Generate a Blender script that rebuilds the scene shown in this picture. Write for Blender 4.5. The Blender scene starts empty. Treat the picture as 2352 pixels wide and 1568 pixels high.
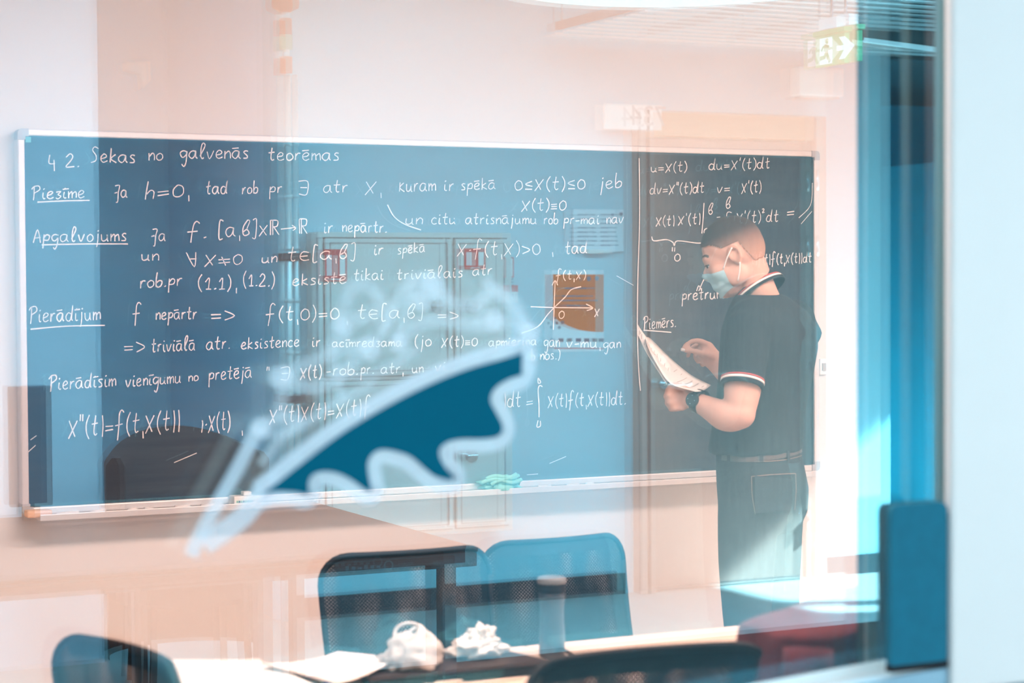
import bpy, bmesh, math, random
from mathutils import Vector, Matrix, noise
from mathutils.bvhtree import BVHTree
random.seed(7)
C = bpy.context.scene.collection
sc = bpy.context.scene
# ------------------------------------------------------------------ camera
F_PX = 4573.0
CZ = 1.6
yaw, pitch, roll = math.radians(26), math.radians(1.716), math.radians(0.33)
r0 = Vector((math.cos(yaw), -math.sin(yaw), 0))
fw = Vector((math.sin(yaw)*math.cos(pitch), math.cos(yaw)*math.cos(pitch), -math.sin(pitch)))
u0 = r0.cross(fw)
rt = r0*math.cos(roll) - u0*math.sin(roll)
up = u0*math.cos(roll) + r0*math.sin(roll)
cam_d = bpy.data.cameras.new('camera'); cam = bpy.data.objects.new('camera', cam_d); C.objects.link(cam)
cam.matrix_world = Matrix(((rt.x, up.x, -fw.x, 0), (rt.y, up.y, -fw.y, 0), (rt.z, up.z, -fw.z, CZ), (0, 0, 0, 1)))
cam_d.sensor_width = 36; cam_d.lens = 36*F_PX/2352
cam_d.clip_start = .05
cam_d.dof.use_dof = True; cam_d.dof.focus_distance = 7.0; cam_d.dof.aperture_fstop = 3.2
sc.camera = cam
O = Vector((0, 0, CZ))
# ------------------------------------------------------------------ world, lights, exposure
sc.view_settings.view_transform = 'Standard'; sc.view_settings.look = 'None'
sc.view_settings.gamma = 1; sc.view_settings.use_curve_mapping = False
sc.view_settings.exposure = 0.0
sc.cycles.transparent_max_bounces = 32
w = bpy.data.worlds.new('world'); sc.world = w; w.use_nodes = True
bg = w.node_tree.nodes['Background']; bg.inputs[0].default_value = (.62, .82, 1, 1); bg.inputs[1].default_value = 2.2
def area(name, loc, size, power, col, rot=(0, 0, 0), sy=None):
    l = bpy.data.lights.new(name, 'AREA'); l.energy = power; l.color = col; l.shape = 'RECTANGLE'
    l.size = size; l.size_y = sy or size
    o = bpy.data.objects.new(name, l); C.objects.link(o); o.location = loc; o.rotation_euler = rot
    return o
sun = bpy.data.lights.new('sun', 'SUN'); sun.energy = 48; sun.angle = math.radians(1.2); sun.color = (1, .97, .92)
so = bpy.data.objects.new('sun', sun); C.objects.link(so)
so.rotation_euler = Vector((-1, -.35, -.75)).to_track_quat('-Z', 'Y').to_euler()
area('corridor_fill', (4.4, -.3, 3.1), 3.6, 310, (.74, .9, 1), sy=1.6)  # added soft fill that brightens the whole corridor, no fitting of its own
area('corridor_fill_left', (-.2, -.4, 3.1), 2.4, 150, (.74, .9, 1), sy=1.8)  # added fill lifting the left end and its recess, no lamp there
area('classroom_light', (2.2, 3.4, 2.95), 3.0, 192, (.97, .96, .93), sy=.5)
area('classroom_light_right', (4.9, 3.6, 2.95), 1.2, 70, (1, .98, .95), sy=.6)

# ------------------------------------------------------------------ helpers
GY = 2.60            # plane of the first (coated) pane
def ray(px, py):
    return fw + rt*((px-1176)/F_PX) + up*((784-py)/F_PX)
def onY(px, py, y):
    d = ray(px, py); return O + d*(y/d.y)
def onZ(px, py, z):
    d = ray(px, py); return O + d*((z-CZ)/d.z)
def atd(px, py, d):
    return O + ray(px, py)*d
def vr(px, py, y):   # what the pane mirrors at this pixel, on the real plane y in the corridor
    p = onY(px, py, 2*GY-y); return Vector((p.x, y, p.z))

def mat(name, col, rough=.6, metal=0, var=0, scale=8, bump=0, emit=None, coat=0, stretch=None, spec=.5):
    m = bpy.data.materials.new(name); m.use_nodes = True
    nt = m.node_tree; b = nt.nodes['Principled BSDF']
    b.inputs['Base Color'].default_value = (*col, 1); b.inputs['Roughness'].default_value = rough
    b.inputs['Metallic'].default_value = metal; b.inputs['Specular IOR Level'].default_value = spec
    if coat: b.inputs['Coat Weight'].default_value = coat
    if emit:
        b.inputs['Emission Color'].default_value = (*emit[0], 1); b.inputs['Emission Strength'].default_value = emit[1]
    if var or bump:
        tc = nt.nodes.new('ShaderNodeTexCoord'); mp = nt.nodes.new('ShaderNodeMapping')
        nt.links.new(tc.outputs['Object'], mp.inputs[0])
        if stretch: mp.inputs['Scale'].default_value = stretch
        n = nt.nodes.new('ShaderNodeTexNoise'); n.inputs['Scale'].default_value = scale; n.inputs['Detail'].default_value = 5
        nt.links.new(mp.outputs[0], n.inputs['Vector'])
        if var:
            mx = nt.nodes.new('ShaderNodeMix'); mx.data_type = 'RGBA'
            mx.inputs[6].default_value = (*[max(0, c*(1-var)) for c in col], 1)
            mx.inputs[7].default_value = (*[min(1, c*(1+var)) for c in col], 1)
            nt.links.new(n.outputs['Fac'], mx.inputs[0]); nt.links.new(mx.outputs[2], b.inputs['Base Color'])
        if bump:
            bp = nt.nodes.new('ShaderNodeBump'); bp.inputs['Strength'].default_value = bump; bp.inputs['Distance'].default_value = .004
            nt.links.new(n.outputs['Fac'], bp.inputs['Height']); nt.links.new(bp.outputs[0], b.inputs['Normal'])
    return m
M = {}
M['rug'] = mat('dark_carpet', (.022, .02, .022), .95, var=.2, scale=20, bump=.2)
M['classwall'] = mat('classroom_paint', (.86, .80, .76), .8, var=.02, scale=3)
M['corrwall'] = mat('corridor_paint', (.38, .74, .84), .8, var=.02, scale=2)
M['greywall'] = mat('grey_paint', (.50, .82, .96), .8, var=.04, scale=2)
M['pillar'] = mat('pillar_paint', (.64, .70, .80), .7, var=.02, scale=2)
M['tealwall'] = mat('teal_paint', (.03, .58, .78), .7, var=.06, scale=3)
M['ceil'] = mat('ceiling_paint', (.82, .82, .82), .9, var=.02)
M['floor_corr'] = mat('corridor_floor', (.42, .46, .47), .45, var=.12, scale=6, bump=.1)
M['floor_class'] = mat('classroom_floor', (.62, .50, .42), .5, var=.1, scale=6)
M['frame_white'] = mat('white_frame', (.72, .72, .70), .5, var=.02)
M['sill'] = mat('sill_paint', (.26, .44, .54), .5, var=.06, scale=4)
M['post'] = mat('dark_post', (.012, .03, .04), .5, var=.1)
M['postlight'] = mat('post_reflection_tone', (.16, .24, .27), .4, var=.1)  # pale tone of the painted reflection stripe
M['alu'] = mat('aluminium', (.80, .78, .79), .45, .35, var=.04, scale=30)
M['alucorner'] = mat('corner_cap', (.52, .52, .56), .5)
M['chalk'] = mat('chalk', (.93, .88, .88), .95, var=.12, scale=60)
M['baseboard'] = mat('baseboard_dark', (.015, .06, .08), .5, var=.1)
M['wood'] = mat('door_wood', (.40, .25, .22), .5, var=.2, scale=6, stretch=(12, 12, 1))
M['woodlight'] = mat('frame_wood', (.62, .36, .24), .5, var=.15, scale=6, stretch=(1, 12, 12))
M['doorframe'] = mat('door_frame_paint', (.42, .32, .30), .5, var=.05)
M['steel'] = mat('steel', (.62, .68, .70), .25, 1, var=.08, scale=20)
M['pipe'] = mat('galvanised_pipe', (.85, .95, .97), .3, .35, var=.1, scale=12)
M['red'] = mat('red_paint', (.85, .03, .05), .45, var=.1)
M['redorange'] = mat('red_orange_paint', (.85, .12, .04), .45, var=.1)
M['greenp'] = mat('green_label', (.25, .55, .36), .5, var=.1)
M['cabinet'] = mat('cabinet_enamel', (.66, .74, .72), .4, var=.03, scale=5)
M['gap'] = mat('dark_gap', (.03, .05, .06), .8, var=.1)
M['paper'] = mat('paper', (.92, .90, .88), .9, var=.02, scale=20)
M['papercool'] = mat('paper_cool', (.80, .92, .98), .8, var=.03)
M['ink'] = mat('ink', (.22, .24, .28), .8, var=.1)
M['orange'] = mat('poster_orange', (1.0, .13, .0), .7, var=.1, scale=4)
M['blueink'] = mat('blue_print', (.03, .12, .22), .7, var=.1)
M['sign_white'] = mat('sign_white', (.90, .92, .92), .5, var=.02)
M['sign_grey'] = mat('sign_grey', (.50, .48, .48), .6, var=.02)
M['exitgreen'] = mat('exit_green', (.06, .42, .2), .4, emit=((.03, .4, .16), .3), var=.05)
M['exitwhite'] = mat('exit_white', (.9, .93, .95), .4, emit=((.9, .95, 1), .45), var=.02)
M['lamp'] = mat('lamp_diffuser', (.95, .97, .97), .5, emit=((.86, .95, 1), .9), var=.01)
M['lamprim'] = mat('lamp_rim', (.8, .84, .85), .5, var=.02)
M['slat'] = mat('slat_white', (.84, .88, .88), .4, var=.03)
M['void'] = mat('ceiling_void_paint', (.13, .12, .12), .8, var=.1)
M['slatdark'] = mat('grille_void', (.30, .28, .28), .7, var=.1)
M['teal'] = mat('teal_vinyl', (.0, .105, .17), .55, var=.04, scale=3, spec=.05)
M['tealpanel'] = mat('teal_fabric', (.0, .13, .20), .9, var=.15, scale=40, bump=.3)
M['black'] = mat('black_plastic', (.010, .012, .016), .6, var=.1, spec=.25)
M['dark'] = mat('dark_fabric', (.014, .018, .025), .9, var=.2, scale=60, bump=.2)
M['darkwood'] = mat('dark_desk', (.03, .03, .036), .5, var=.15, scale=5)
M['benchblue'] = mat('bench_teal', (.05, .12, .15), .6, var=.1)
M['laminate'] = mat('table_laminate', (.80, .66, .56), .4, var=.03, scale=5)
M['laptop'] = mat('laptop_shell', (.035, .03, .035), .4, var=.1)
M['plasticbag'] = mat('white_plastic', (.68, .66, .63), .5, var=.05, bump=.6, scale=25)
M['tissue'] = mat('tissue_paper', (.74, .70, .64), .95, var=.04, bump=.8, scale=30)
M['mug'] = mat('mug_dark', (.035, .05, .07), .35, var=.1)
M['muglid'] = mat('mug_lid', (.16, .19, .21), .35, var=.05)
M['cable_w'] = mat('cable_white', (.72, .62, .52), .5, var=.05)
M['cable_b'] = mat('cable_black', (.02, .02, .02), .5, var=.1)
M['maroon'] = mat('maroon_cloth', (.10, .010, .016), .95, var=.3, scale=30, bump=.5)
M['greencloth'] = mat('green_cloth', (.30, .68, .58), .95, var=.15, scale=30, bump=.6)
M['orangefoam'] = mat('orange_foam', (.90, .60, .42), .9, var=.1, bump=.4, scale=40)
M['skin'] = mat('skin', (.66, .41, .33), .55, var=.07, scale=25, bump=.08)
M['shirt'] = mat('shirt_knit', (.018, .026, .034), .95, var=.2, scale=70, bump=.25)
M['jeans'] = mat('jeans_denim', (.025, .034, .044), .95, var=.3, scale=70, bump=.25)
M['stitch'] = mat('stitching', (.30, .20, .15), .9, var=.1)
M['belt'] = mat('belt_leather', (.10, .08, .075), .5, var=.2)
M['mask'] = mat('mask_blue', (.42, .70, .82), .85, var=.05, scale=20, bump=.3)
M['maskwhite'] = mat('mask_white', (.92, .92, .93), .85)
M['stripered'] = mat('stripe_red', (.55, .10, .10), .9, var=.1)
M['watch'] = mat('watch_black', (.012, .018, .024), .4, var=.1)
M['eye'] = mat('eye_white', (.8, .78, .76), .3)
M['bluepen'] = mat('blue_pen', (.0, .10, .75), .3, var=.05)
M['glassgreen'] = mat('corner_tag', (.15, .55, .6), .5, var=.2)

def board_mat():
    m = mat('chalkboard', (.030, .040, .055), .62, spec=.35)
    nt = m.node_tree; b = nt.nodes['Principled BSDF']
    tc = nt.nodes.new('ShaderNodeTexCoord'); mp = nt.nodes.new('ShaderNodeMapping'); mp.inputs['Scale'].default_value = (1, 1, 1)
    n1 = nt.nodes.new('ShaderNodeTexNoise'); n1.inputs['Scale'].default_value = 2.6; n1.inputs['Detail'].default_value = 4
    mp2 = nt.nodes.new('ShaderNodeMapping'); mp2.inputs['Scale'].default_value = (.9, 1, 14)
    n2 = nt.nodes.new('ShaderNodeTexNoise'); n2.inputs['Scale'].default_value = 3; n2.inputs['Detail'].default_value = 6
    nt.links.new(tc.outputs['Object'], mp.inputs[0]); nt.links.new(tc.outputs['Object'], mp2.inputs[0])
    nt.links.new(mp.outputs[0], n1.inputs['Vector']); nt.links.new(mp2.outputs[0], n2.inputs['Vector'])
    mul = nt.nodes.new('ShaderNodeMath'); mul.operation = 'MULTIPLY'
    nt.links.new(n1.outputs['Fac'], mul.inputs[0]); nt.links.new(n2.outputs['Fac'], mul.inputs[1])
    r = nt.nodes.new('ShaderNodeValToRGB')
    r.color_ramp.elements[0].position = .12; r.color_ramp.elements[0].color = (.022, .04, .066, 1)
    r.color_ramp.elements[1].position = .55; r.color_ramp.elements[1].color = (.060, .076, .095, 1)
    nt.links.new(mul.outputs[0], r.inputs[0])
    # sheen on the board's middle, painted into the base colour as a pale band
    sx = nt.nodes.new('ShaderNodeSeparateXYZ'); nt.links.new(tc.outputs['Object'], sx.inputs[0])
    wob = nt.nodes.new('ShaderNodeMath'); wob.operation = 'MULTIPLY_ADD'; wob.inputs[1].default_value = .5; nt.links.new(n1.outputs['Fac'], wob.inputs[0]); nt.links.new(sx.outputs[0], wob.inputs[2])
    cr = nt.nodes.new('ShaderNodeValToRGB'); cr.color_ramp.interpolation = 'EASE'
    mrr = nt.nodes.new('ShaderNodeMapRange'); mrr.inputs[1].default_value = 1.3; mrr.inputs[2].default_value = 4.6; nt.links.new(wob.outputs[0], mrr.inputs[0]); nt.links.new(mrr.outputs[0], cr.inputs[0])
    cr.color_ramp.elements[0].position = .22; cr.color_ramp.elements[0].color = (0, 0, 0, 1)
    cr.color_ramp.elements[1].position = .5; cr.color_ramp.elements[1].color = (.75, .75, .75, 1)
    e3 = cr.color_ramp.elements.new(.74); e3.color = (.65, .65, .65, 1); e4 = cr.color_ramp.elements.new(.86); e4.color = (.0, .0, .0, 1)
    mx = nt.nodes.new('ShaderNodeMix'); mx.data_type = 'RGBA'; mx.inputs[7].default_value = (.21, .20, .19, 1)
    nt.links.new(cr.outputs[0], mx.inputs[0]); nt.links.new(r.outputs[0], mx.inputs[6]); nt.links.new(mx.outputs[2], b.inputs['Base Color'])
    return m
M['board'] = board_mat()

def glass_mat(name, refl, trans):
    m = bpy.data.materials.new(name); m.use_nodes = True; nt = m.node_tree
    for n in list(nt.nodes):
        if n.type != 'OUTPUT_MATERIAL': nt.nodes.remove(n)
    out = [n for n in nt.nodes if n.type == 'OUTPUT_MATERIAL'][0]
    t = nt.nodes.new('ShaderNodeBsdfTransparent'); t.inputs[0].default_value = (*trans, 1)
    if refl is None:
        nt.links.new(t.outputs[0], out.inputs[0]); return m
    g = nt.nodes.new('ShaderNodeBsdfGlossy'); g.inputs['Color'].default_value = (*refl, 1); g.inputs['Roughness'].default_value = 0
    a = nt.nodes.new('ShaderNodeAddShader')
    nt.links.new(t.outputs[0], a.inputs[0]); nt.links.new(g.outputs[0], a.inputs[1]); nt.links.new(a.outputs[0], out.inputs[0])
    return m
M['coated'] = glass_mat('coated_glass', (.135, .31, .365), (.81, .68, .635))
M['coated2'] = glass_mat('coated_glass_inner', (.125, .31, .375), (.82, .68, .635))
M['clear'] = glass_mat('clear_glass', None, (.985, .99, .99))

def frost_mat(name, col, dens):
    m = bpy.data.materials.new(name); m.use_nodes = True; nt = m.node_tree; b = nt.nodes['Principled BSDF']
    b.inputs['Base Color'].default_value = (*col, 1); b.inputs['Roughness'].default_value = .7
    out = [n for n in nt.nodes if n.type == 'OUTPUT_MATERIAL'][0]
    t = nt.nodes.new('ShaderNodeBsdfTransparent'); mx = nt.nodes.new('ShaderNodeMixShader')
    nz = nt.nodes.new('ShaderNodeTexNoise'); nz.inputs['Scale'].default_value = 30
    mr = nt.nodes.new('ShaderNodeMapRange'); mr.inputs[3].default_value = dens-.05; mr.inputs[4].default_value = dens+.05
    nt.links.new(nz.outputs['Fac'], mr.inputs[0]); nt.links.new(mr.outputs[0], mx.inputs[0])
    nt.links.new(t.outputs[0], mx.inputs[1]); nt.links.new(b.outputs[0], mx.inputs[2]); nt.links.new(mx.outputs[0], out.inputs[0])
    return m
M['frost'] = frost_mat('frosted_vinyl', (.72, .85, .95), .50)
M['frostthin'] = frost_mat('thin_frosted_vinyl', (.75, .88, .97), .24)
M['bagfilm'] = frost_mat('bag_film', (.68, .64, .60), .72)

def mesh_mat():     # woven office mesh with real see-through holes
    m = bpy.data.materials.new('chair_mesh_weave'); m.use_nodes = True; nt = m.node_tree; b = nt.nodes['Principled BSDF']
    b.inputs['Base Color'].default_value = (.008, .010, .013, 1); b.inputs['Roughness'].default_value = .8; b.inputs['Specular IOR Level'].default_value = .15
    out = [n for n in nt.nodes if n.type == 'OUTPUT_MATERIAL'][0]
    t = nt.nodes.new('ShaderNodeBsdfTransparent'); mx = nt.nodes.new('ShaderNodeMixShader')
    tc = nt.nodes.new('ShaderNodeTexCoord')
    mp = nt.nodes.new('ShaderNodeMapping'); mp.inputs['Rotation'].default_value = (0, math.radians(45), 0); mp.inputs['Scale'].default_value = (1, 0, 1)
    v = nt.nodes.new('ShaderNodeTexVoronoi'); v.inputs['Scale'].default_value = 150; v.inputs['Randomness'].default_value = 0; v.voronoi_dimensions = '2D'
    sx = nt.nodes.new('ShaderNodeSeparateXYZ'); cx = nt.nodes.new('ShaderNodeCombineXYZ')
    nt.links.new(mp.outputs[0], sx.inputs[0]); nt.links.new(sx.outputs[0], cx.inputs[0]); nt.links.new(sx.outputs[2], cx.inputs[1])
    mp2 = nt.nodes.new('ShaderNodeMapping'); mp2.inputs['Rotation'].default_value = (0, math.radians(35), 0); mp2.inputs['Scale'].default_value = (16, 1, 4)
    nz = nt.nodes.new('ShaderNodeTexNoise'); nz.inputs['Scale'].default_value = 1.0; nz.inputs['Detail'].default_value = 1
    nt.links.new(tc.outputs['Object'], mp2.inputs[0]); nt.links.new(mp2.outputs[0], nz.inputs['Vector'])
    mr = nt.nodes.new('ShaderNodeMapRange'); mr.inputs[1].default_value = .45; mr.inputs[2].default_value = .7; mr.inputs[3].default_value = .06; mr.inputs[4].default_value = .21
    nt.links.new(nz.outputs['Fac'], mr.inputs[0])
    ls = nt.nodes.new('ShaderNodeMath'); ls.operation = 'LESS_THAN'; nt.links.new(mr.outputs[0], ls.inputs[1])
    nt.links.new(tc.outputs['Object'], mp.inputs[0]); nt.links.new(cx.outputs[0], v.inputs['Vector'])
    nt.links.new(v.outputs['Distance'], ls.inputs[0]); nt.links.new(ls.outputs[0], mx.inputs[0])
    nt.links.new(b.outputs[0], mx.inputs[1]); nt.links.new(t.outputs[0], mx.inputs[2]); nt.links.new(mx.outputs[0], out.inputs[0])
    return m
M['weave'] = mesh_mat()

def link(name, me, m, parent=None, smooth=False):
    if m is not None and not me.materials: me.materials.append(m)
    if smooth:
        for p in me.polygons: p.use_smooth = True
    o = bpy.data.objects.new(name, me); C.objects.link(o)
    if parent is not None:
        o.parent = parent; o.matrix_parent_inverse = parent_inv(parent)
    return o
def parent_inv(p):
    mw = Matrix.Identity(4); q = p; chain = []
    while q is not None: chain.append(q); q = q.parent
    for q in reversed(chain): mw = mw @ q.matrix_parent_inverse @ q.matrix_basis
    return mw.inverted()
def tag(o, label=None, cat=None, group=None, kind=None):
    if label: o['label'] = label
    if cat: o['category'] = cat
    if group: o['group'] = group
    if kind: o['kind'] = kind
    return o
def thing(name, loc, label, cat, group=None, rz=0):
    o = bpy.data.objects.new(name, None); C.objects.link(o); o.location = loc; o.rotation_euler = (0, 0, rz)
    o.empty_display_size = .1
    return tag(o, label, cat, group)
def box_bm(bm, a, b, bevel=0):
    a = Vector(a); b = Vector(b); c = (a+b)/2; s = b-a
    r = bmesh.ops.create_cube(bm, size=1, matrix=Matrix.Translation(c) @ Matrix.Diagonal((abs(s.x), abs(s.y), abs(s.z), 1)))
    if bevel:
        es = list({e for v in r['verts'] for e in v.link_edges})
        bmesh.ops.bevel(bm, geom=es, offset=bevel, segments=2, affect='EDGES', profile=.5)
def box(name, a, b, m, parent=None, bevel=0):
    bm = bmesh.new(); box_bm(bm, a, b, bevel); me = bpy.data.meshes.new(name); bm.to_mesh(me); bm.free()
    return link(name, me, m, parent)
def boxes(name, lst, m, parent=None, bevel=0):
    bm = bmesh.new()
    for a, b in lst: box_bm(bm, a, b, bevel)
    me = bpy.data.meshes.new(name); bm.to_mesh(me); bm.free(); return link(name, me, m, parent)
def frame_of(d):
    d = d.normalized(); a = Vector((0, 0, 1)) if abs(d.z) < .9 else Vector((1, 0, 0))
    x = d.cross(a).normalized(); return x, x.cross(d).normalized()
def tube_bm(bm, pts, rad, seg=10, flat=1.0):
    pts = [Vector(p) for p in pts]; n = len(pts)
    if not hasattr(rad, '__len__'): rad = [rad]*n
    rings = []; x0 = None
    for i, p in enumerate(pts):
        d = (pts[min(i+1, n-1)] - pts[max(i-1, 0)])
        if x0 is None: x0, y0 = frame_of(d)
        else:
            dn = d.normalized(); x0 = (x0 - dn*x0.dot(dn)).normalized(); y0 = x0.cross(dn).normalized()
        rings.append([bm.verts.new(p + (x0*math.cos(k*2*math.pi/seg) + y0*math.sin(k*2*math.pi/seg)*flat)*rad[i]) for k in range(seg)])
    for i in range(n-1):
        for k in range(seg):
            bm.faces.new((rings[i][k], rings[i][(k+1) % seg], rings[i+1][(k+1) % seg], rings[i+1][k]))
    bm.faces.new(rings[0][::-1]); bm.faces.new(rings[-1])
def finish(name, bm, m, parent=None, smooth=True):
    bmesh.ops.recalc_face_normals(bm, faces=bm.faces)
    me = bpy.data.meshes.new(name); bm.to_mesh(me); bm.free(); return link(name, me, m, parent, smooth)
def tube(name, pts, rad, m, parent=None, seg=10, smooth=True, sm=0):
    if sm:
        n0 = len(pts); pts = catmull([Vector(p) for p in pts], sm)
        if hasattr(rad, '__len__'):
            rad = [rad[min(int(t), n0-2)]*(1-(t-min(int(t), n0-2)))+rad[min(int(t), n0-2)+1]*(t-min(int(t), n0-2)) for t in [i*(n0-1)/(len(pts)-1) for i in range(len(pts))]]
    bm = bmesh.new(); tube_bm(bm, pts, rad, seg); return finish(name, bm, m, parent, smooth)
def catmull(pts, k=4, closed=False):
    pts = [Vector(p) for p in pts]; n = len(pts); out = []
    if n < 3 and not closed: return pts
    rng = range(n) if closed else range(n-1)
    for i in rng:
        p1 = pts[i]; p2 = pts[(i+1) % n]
        p0 = pts[(i-1) % n] if closed or i > 0 else p1
        p3 = pts[(i+2) % n] if closed or i+2 < n else p2
        for j in range(k):
            t = j/k
            out.append(.5*((2*p1)+(p2-p0)*t+(2*p0-5*p1+4*p2-p3)*t*t+(3*p1-p0-3*p2+p3)*t**3))
    if not closed: out.append(pts[-1])
    return out
def ribbon_bm(bm, pts, wd, nrm, thick=0.0):
    n = len(pts); a = []; b = []
    for i, p in enumerate(pts):
        d = pts[min(i+1, n-1)] - pts[max(i-1, 0)]
        if d.length < 1e-9: d = Vector((1, 0, 0))
        nn = nrm[i] if isinstance(nrm, list) else nrm
        s = d.cross(nn).normalized()
        ww = wd[i] if hasattr(wd, '__len__') else wd
        a.append(bm.verts.new(p + s*ww/2 + nn*thick)); b.append(bm.verts.new(p - s*ww/2 + nn*thick))
    for i in range(n-1): bm.faces.new((a[i], a[i+1], b[i+1], b[i]))
def poly_prism(name, pts, nrm, th, m, parent=None, smooth=False):
    bm = bmesh.new(); vs = [bm.verts.new(Vector(p)) for p in pts]; f = bm.faces.new(vs)
    r = bmesh.ops.extrude_face_region(bm, geom=[f])
    for v in r['geom']:
        if isinstance(v, bmesh.types.BMVert): v.co += Vector(nrm)*th
    bmesh.ops.triangulate(bm, faces=[q for q in bm.faces if len(q.verts) > 4])
    return finish(name, bm, m, parent, smooth)
def disc_pts(c, ax, ay, r, n=32, a0=0, a1=2*math.pi, ry=None):
    return [Vector(c)+Vector(ax)*r*math.cos(a0+(a1-a0)*k/n)+Vector(ay)*(ry or r)*math.sin(a0+(a1-a0)*k/n) for k in range(n)]
X, Y, Z = Vector((1, 0, 0)), Vector((0, 1, 0)), Vector((0, 0, 1))

# ------------------------------------------------------------------ the setting: classroom
BY = 6.21
def struct(o): o['kind'] = 'structure'; return o
struct(box('floor', (-2.6, -8, -.1), (9.1, BY+.15, 0), M['floor_corr']))
fl = struct(box('floor_classroom', (-2.4, 2.72, 0), (6.6, BY+.02, .012), M['floor_class'])); fl.name = 'floor_2'
struct(box('wall_back', (-2.6, BY+.02, 0), (6.8, BY+.2, 3.3), M['classwall']))
struct(box('wall_left', (-2.6, 2.72, 0), (-2.4, BY+.02, 3.3), M['classwall']))
struct(box('wall_right', (6.6, 2.72, 0), (6.8, BY+.02, 3.3), M['classwall']))
struct(box('ceiling', (-2.6, 2.66, 3.05), (6.8, BY+.2, 3.2), M['ceil']))
struct(box('baseboard_back', (-2.4, BY-.0, .012), (6.6, BY+.03, .09), M['baseboard']))
# glazed partition between the corridor and the classroom
struct(boxes('wall_partition', [((-2.6, 2.585, 0), (2.21, 2.70, .86)), ((-2.6, 2.585, 2.95), (2.02, 2.70, 3.3)),
                                ((2.20, 2.62, 0), (9.1, 2.72, 3.3)), ((-2.6, 2.585, .86), (-1.2, 2.70, 2.95))], M['frame_white']))
struct(box('trim_1', (2.046, 2.575, .93), (2.64, 2.598, 3.2), M['frame_white'], bevel=.006))
bm = bmesh.new(); prof = [(-1.2, .90), (1.25, .905), (1.62, .942), (2.05, .970), (2.64, .972)]
vs_ = [[bm.verts.new((x_, y_, z_)) for x_, z_ in prof]+[bm.verts.new((2.64, y_, .86)), bm.verts.new((-1.2, y_, .86))] for y_ in (2.586, 2.70)]
bm.faces.new(vs_[0]); bm.faces.new(vs_[1][::-1])
for i in range(7): bm.faces.new((vs_[0][i], vs_[0][(i+1) % 7], vs_[1][(i+1) % 7], vs_[1][i]))
bmesh.ops.recalc_face_normals(bm, faces=bm.faces); me = bpy.data.meshes.new('trim_2'); bm.to_mesh(me); bm.free(); struct(link('trim_2', me, M['sill']))
box('glazing_gasket', (2.045, 2.608, .96), (2.078, 2.643, 2.97), M['gap'], None).name = 'trim_3'
bpy.data.objects['trim_3']['kind'] = 'structure'
win = bpy.data.objects.new('window_1', None); C.objects.link(win); win.location = (.4, 2.6, .98); win['kind'] = 'structure'
def pane(y, m, front):
    me = bpy.data.meshes.new('pane')
    x0, x1, z0, z1, t = -1.2, 2.06, .89, 2.96, .006
    vs = [(x0, y, z0), (x1, y, z0), (x1, y, z1), (x0, y, z1), (x0, y+t, z0), (x1, y+t, z0), (x1, y+t, z1), (x0, y+t, z1)]
    me.from_pydata(vs, [], [(0, 1, 2, 3), (4, 7, 6, 5), (0, 4, 5, 1), (3, 2, 6, 7), (0, 3, 7, 4), (1, 5, 6, 2)])
    me.materials.append(m); me.materials.append(M['clear'])
    for i, p in enumerate(me.polygons): p.material_index = 0 if i == 0 else 1
    return link('pane', me, None, win)
pane(GY, M['coated'], True); pane(GY+.045, M['coated2'], True)
# dark frame post standing behind the glass on the right
pst = thing('frame_post', (2.0, 2.76, 0), 'wide dark vertical post behind the glass at the right', 'post')
px_ = lambda px, y: onY(px, 784, y).x
box('post_body', (px_(1966, 2.785), 2.76, .012), (2.75, 2.785, 3.05), M['post'], pst, .004)
box('post_reflection', (px_(1992, 2.75), 2.752, .012), (px_(2044, 2.75), 2.76, 3.05), M['postlight'], pst, .002)['label'] = 'paler strip for a blurred reflection'  # pale strip added in place of a blurred reflection

# ------------------------------------------------------------------ corridor shell
CY = -3.7
struct(box('wall_corridor', (3.12, CY-.2, 0), (6.65, CY, 3.4), M['corrwall']))
struct(box('wall_recess', (1.2, -5.7, 0), (3.12, -5.5, 3.4), M['greywall']))
struct(box('wall_recess_side', (3.12, -5.6, 0), (3.2, CY-.2, 3.4), M['greywall'])).name = 'wall_recess_right'
struct(box('wall_pillar', (-2.6, -3.3, 0), (2.12, -3.1, 3.4), M['pillar']))
struct(box('wall_pillar_side', (2.04, -5.6, 0), (2.12, -3.3, 3.4), M['greywall'])).name = 'wall_recess_left'
struct(box('wall_far', (6.5, -6.2, 0), (9.1, -6.0, 3.4), M['tealwall']))
struct(box('wall_corner', (6.57, -6.0, 0), (6.65, CY-.2, 3.4), M['tealwall']))
struct(box('wall_end', (-2.8, -3.3, 0), (-2.6, 2.7, 3.4), M['corrwall']))
struct(box('ceiling_corridor', (-2.8, -6.2, 3.3), (9.2, 2.72, 3.45), M['ceil'])).name = 'ceiling_2'
struct(box('ceiling_void', (4.2, CY, 3.24), (9.0, -.8, 3.3), M['void'])).name = 'ceiling_4'
rug = tag(box('floor_carpet', (-2.5, -2.35, .0), (8.8, 2.5, .012), M['rug']), 'dark brown carpet laid over the corridor floor', 'carpet')
struct(boxes('baseboard_corridor', [((3.2, CY, 0), (4.97, CY+.02, .105)), ((6.17, CY, 0), (6.65, CY+.02, .105))], M['baseboard']))
struct(box('baseboard_recess', (2.12, -5.5, 0), (3.12, -5.48, .105), M['baseboard']))
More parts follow.
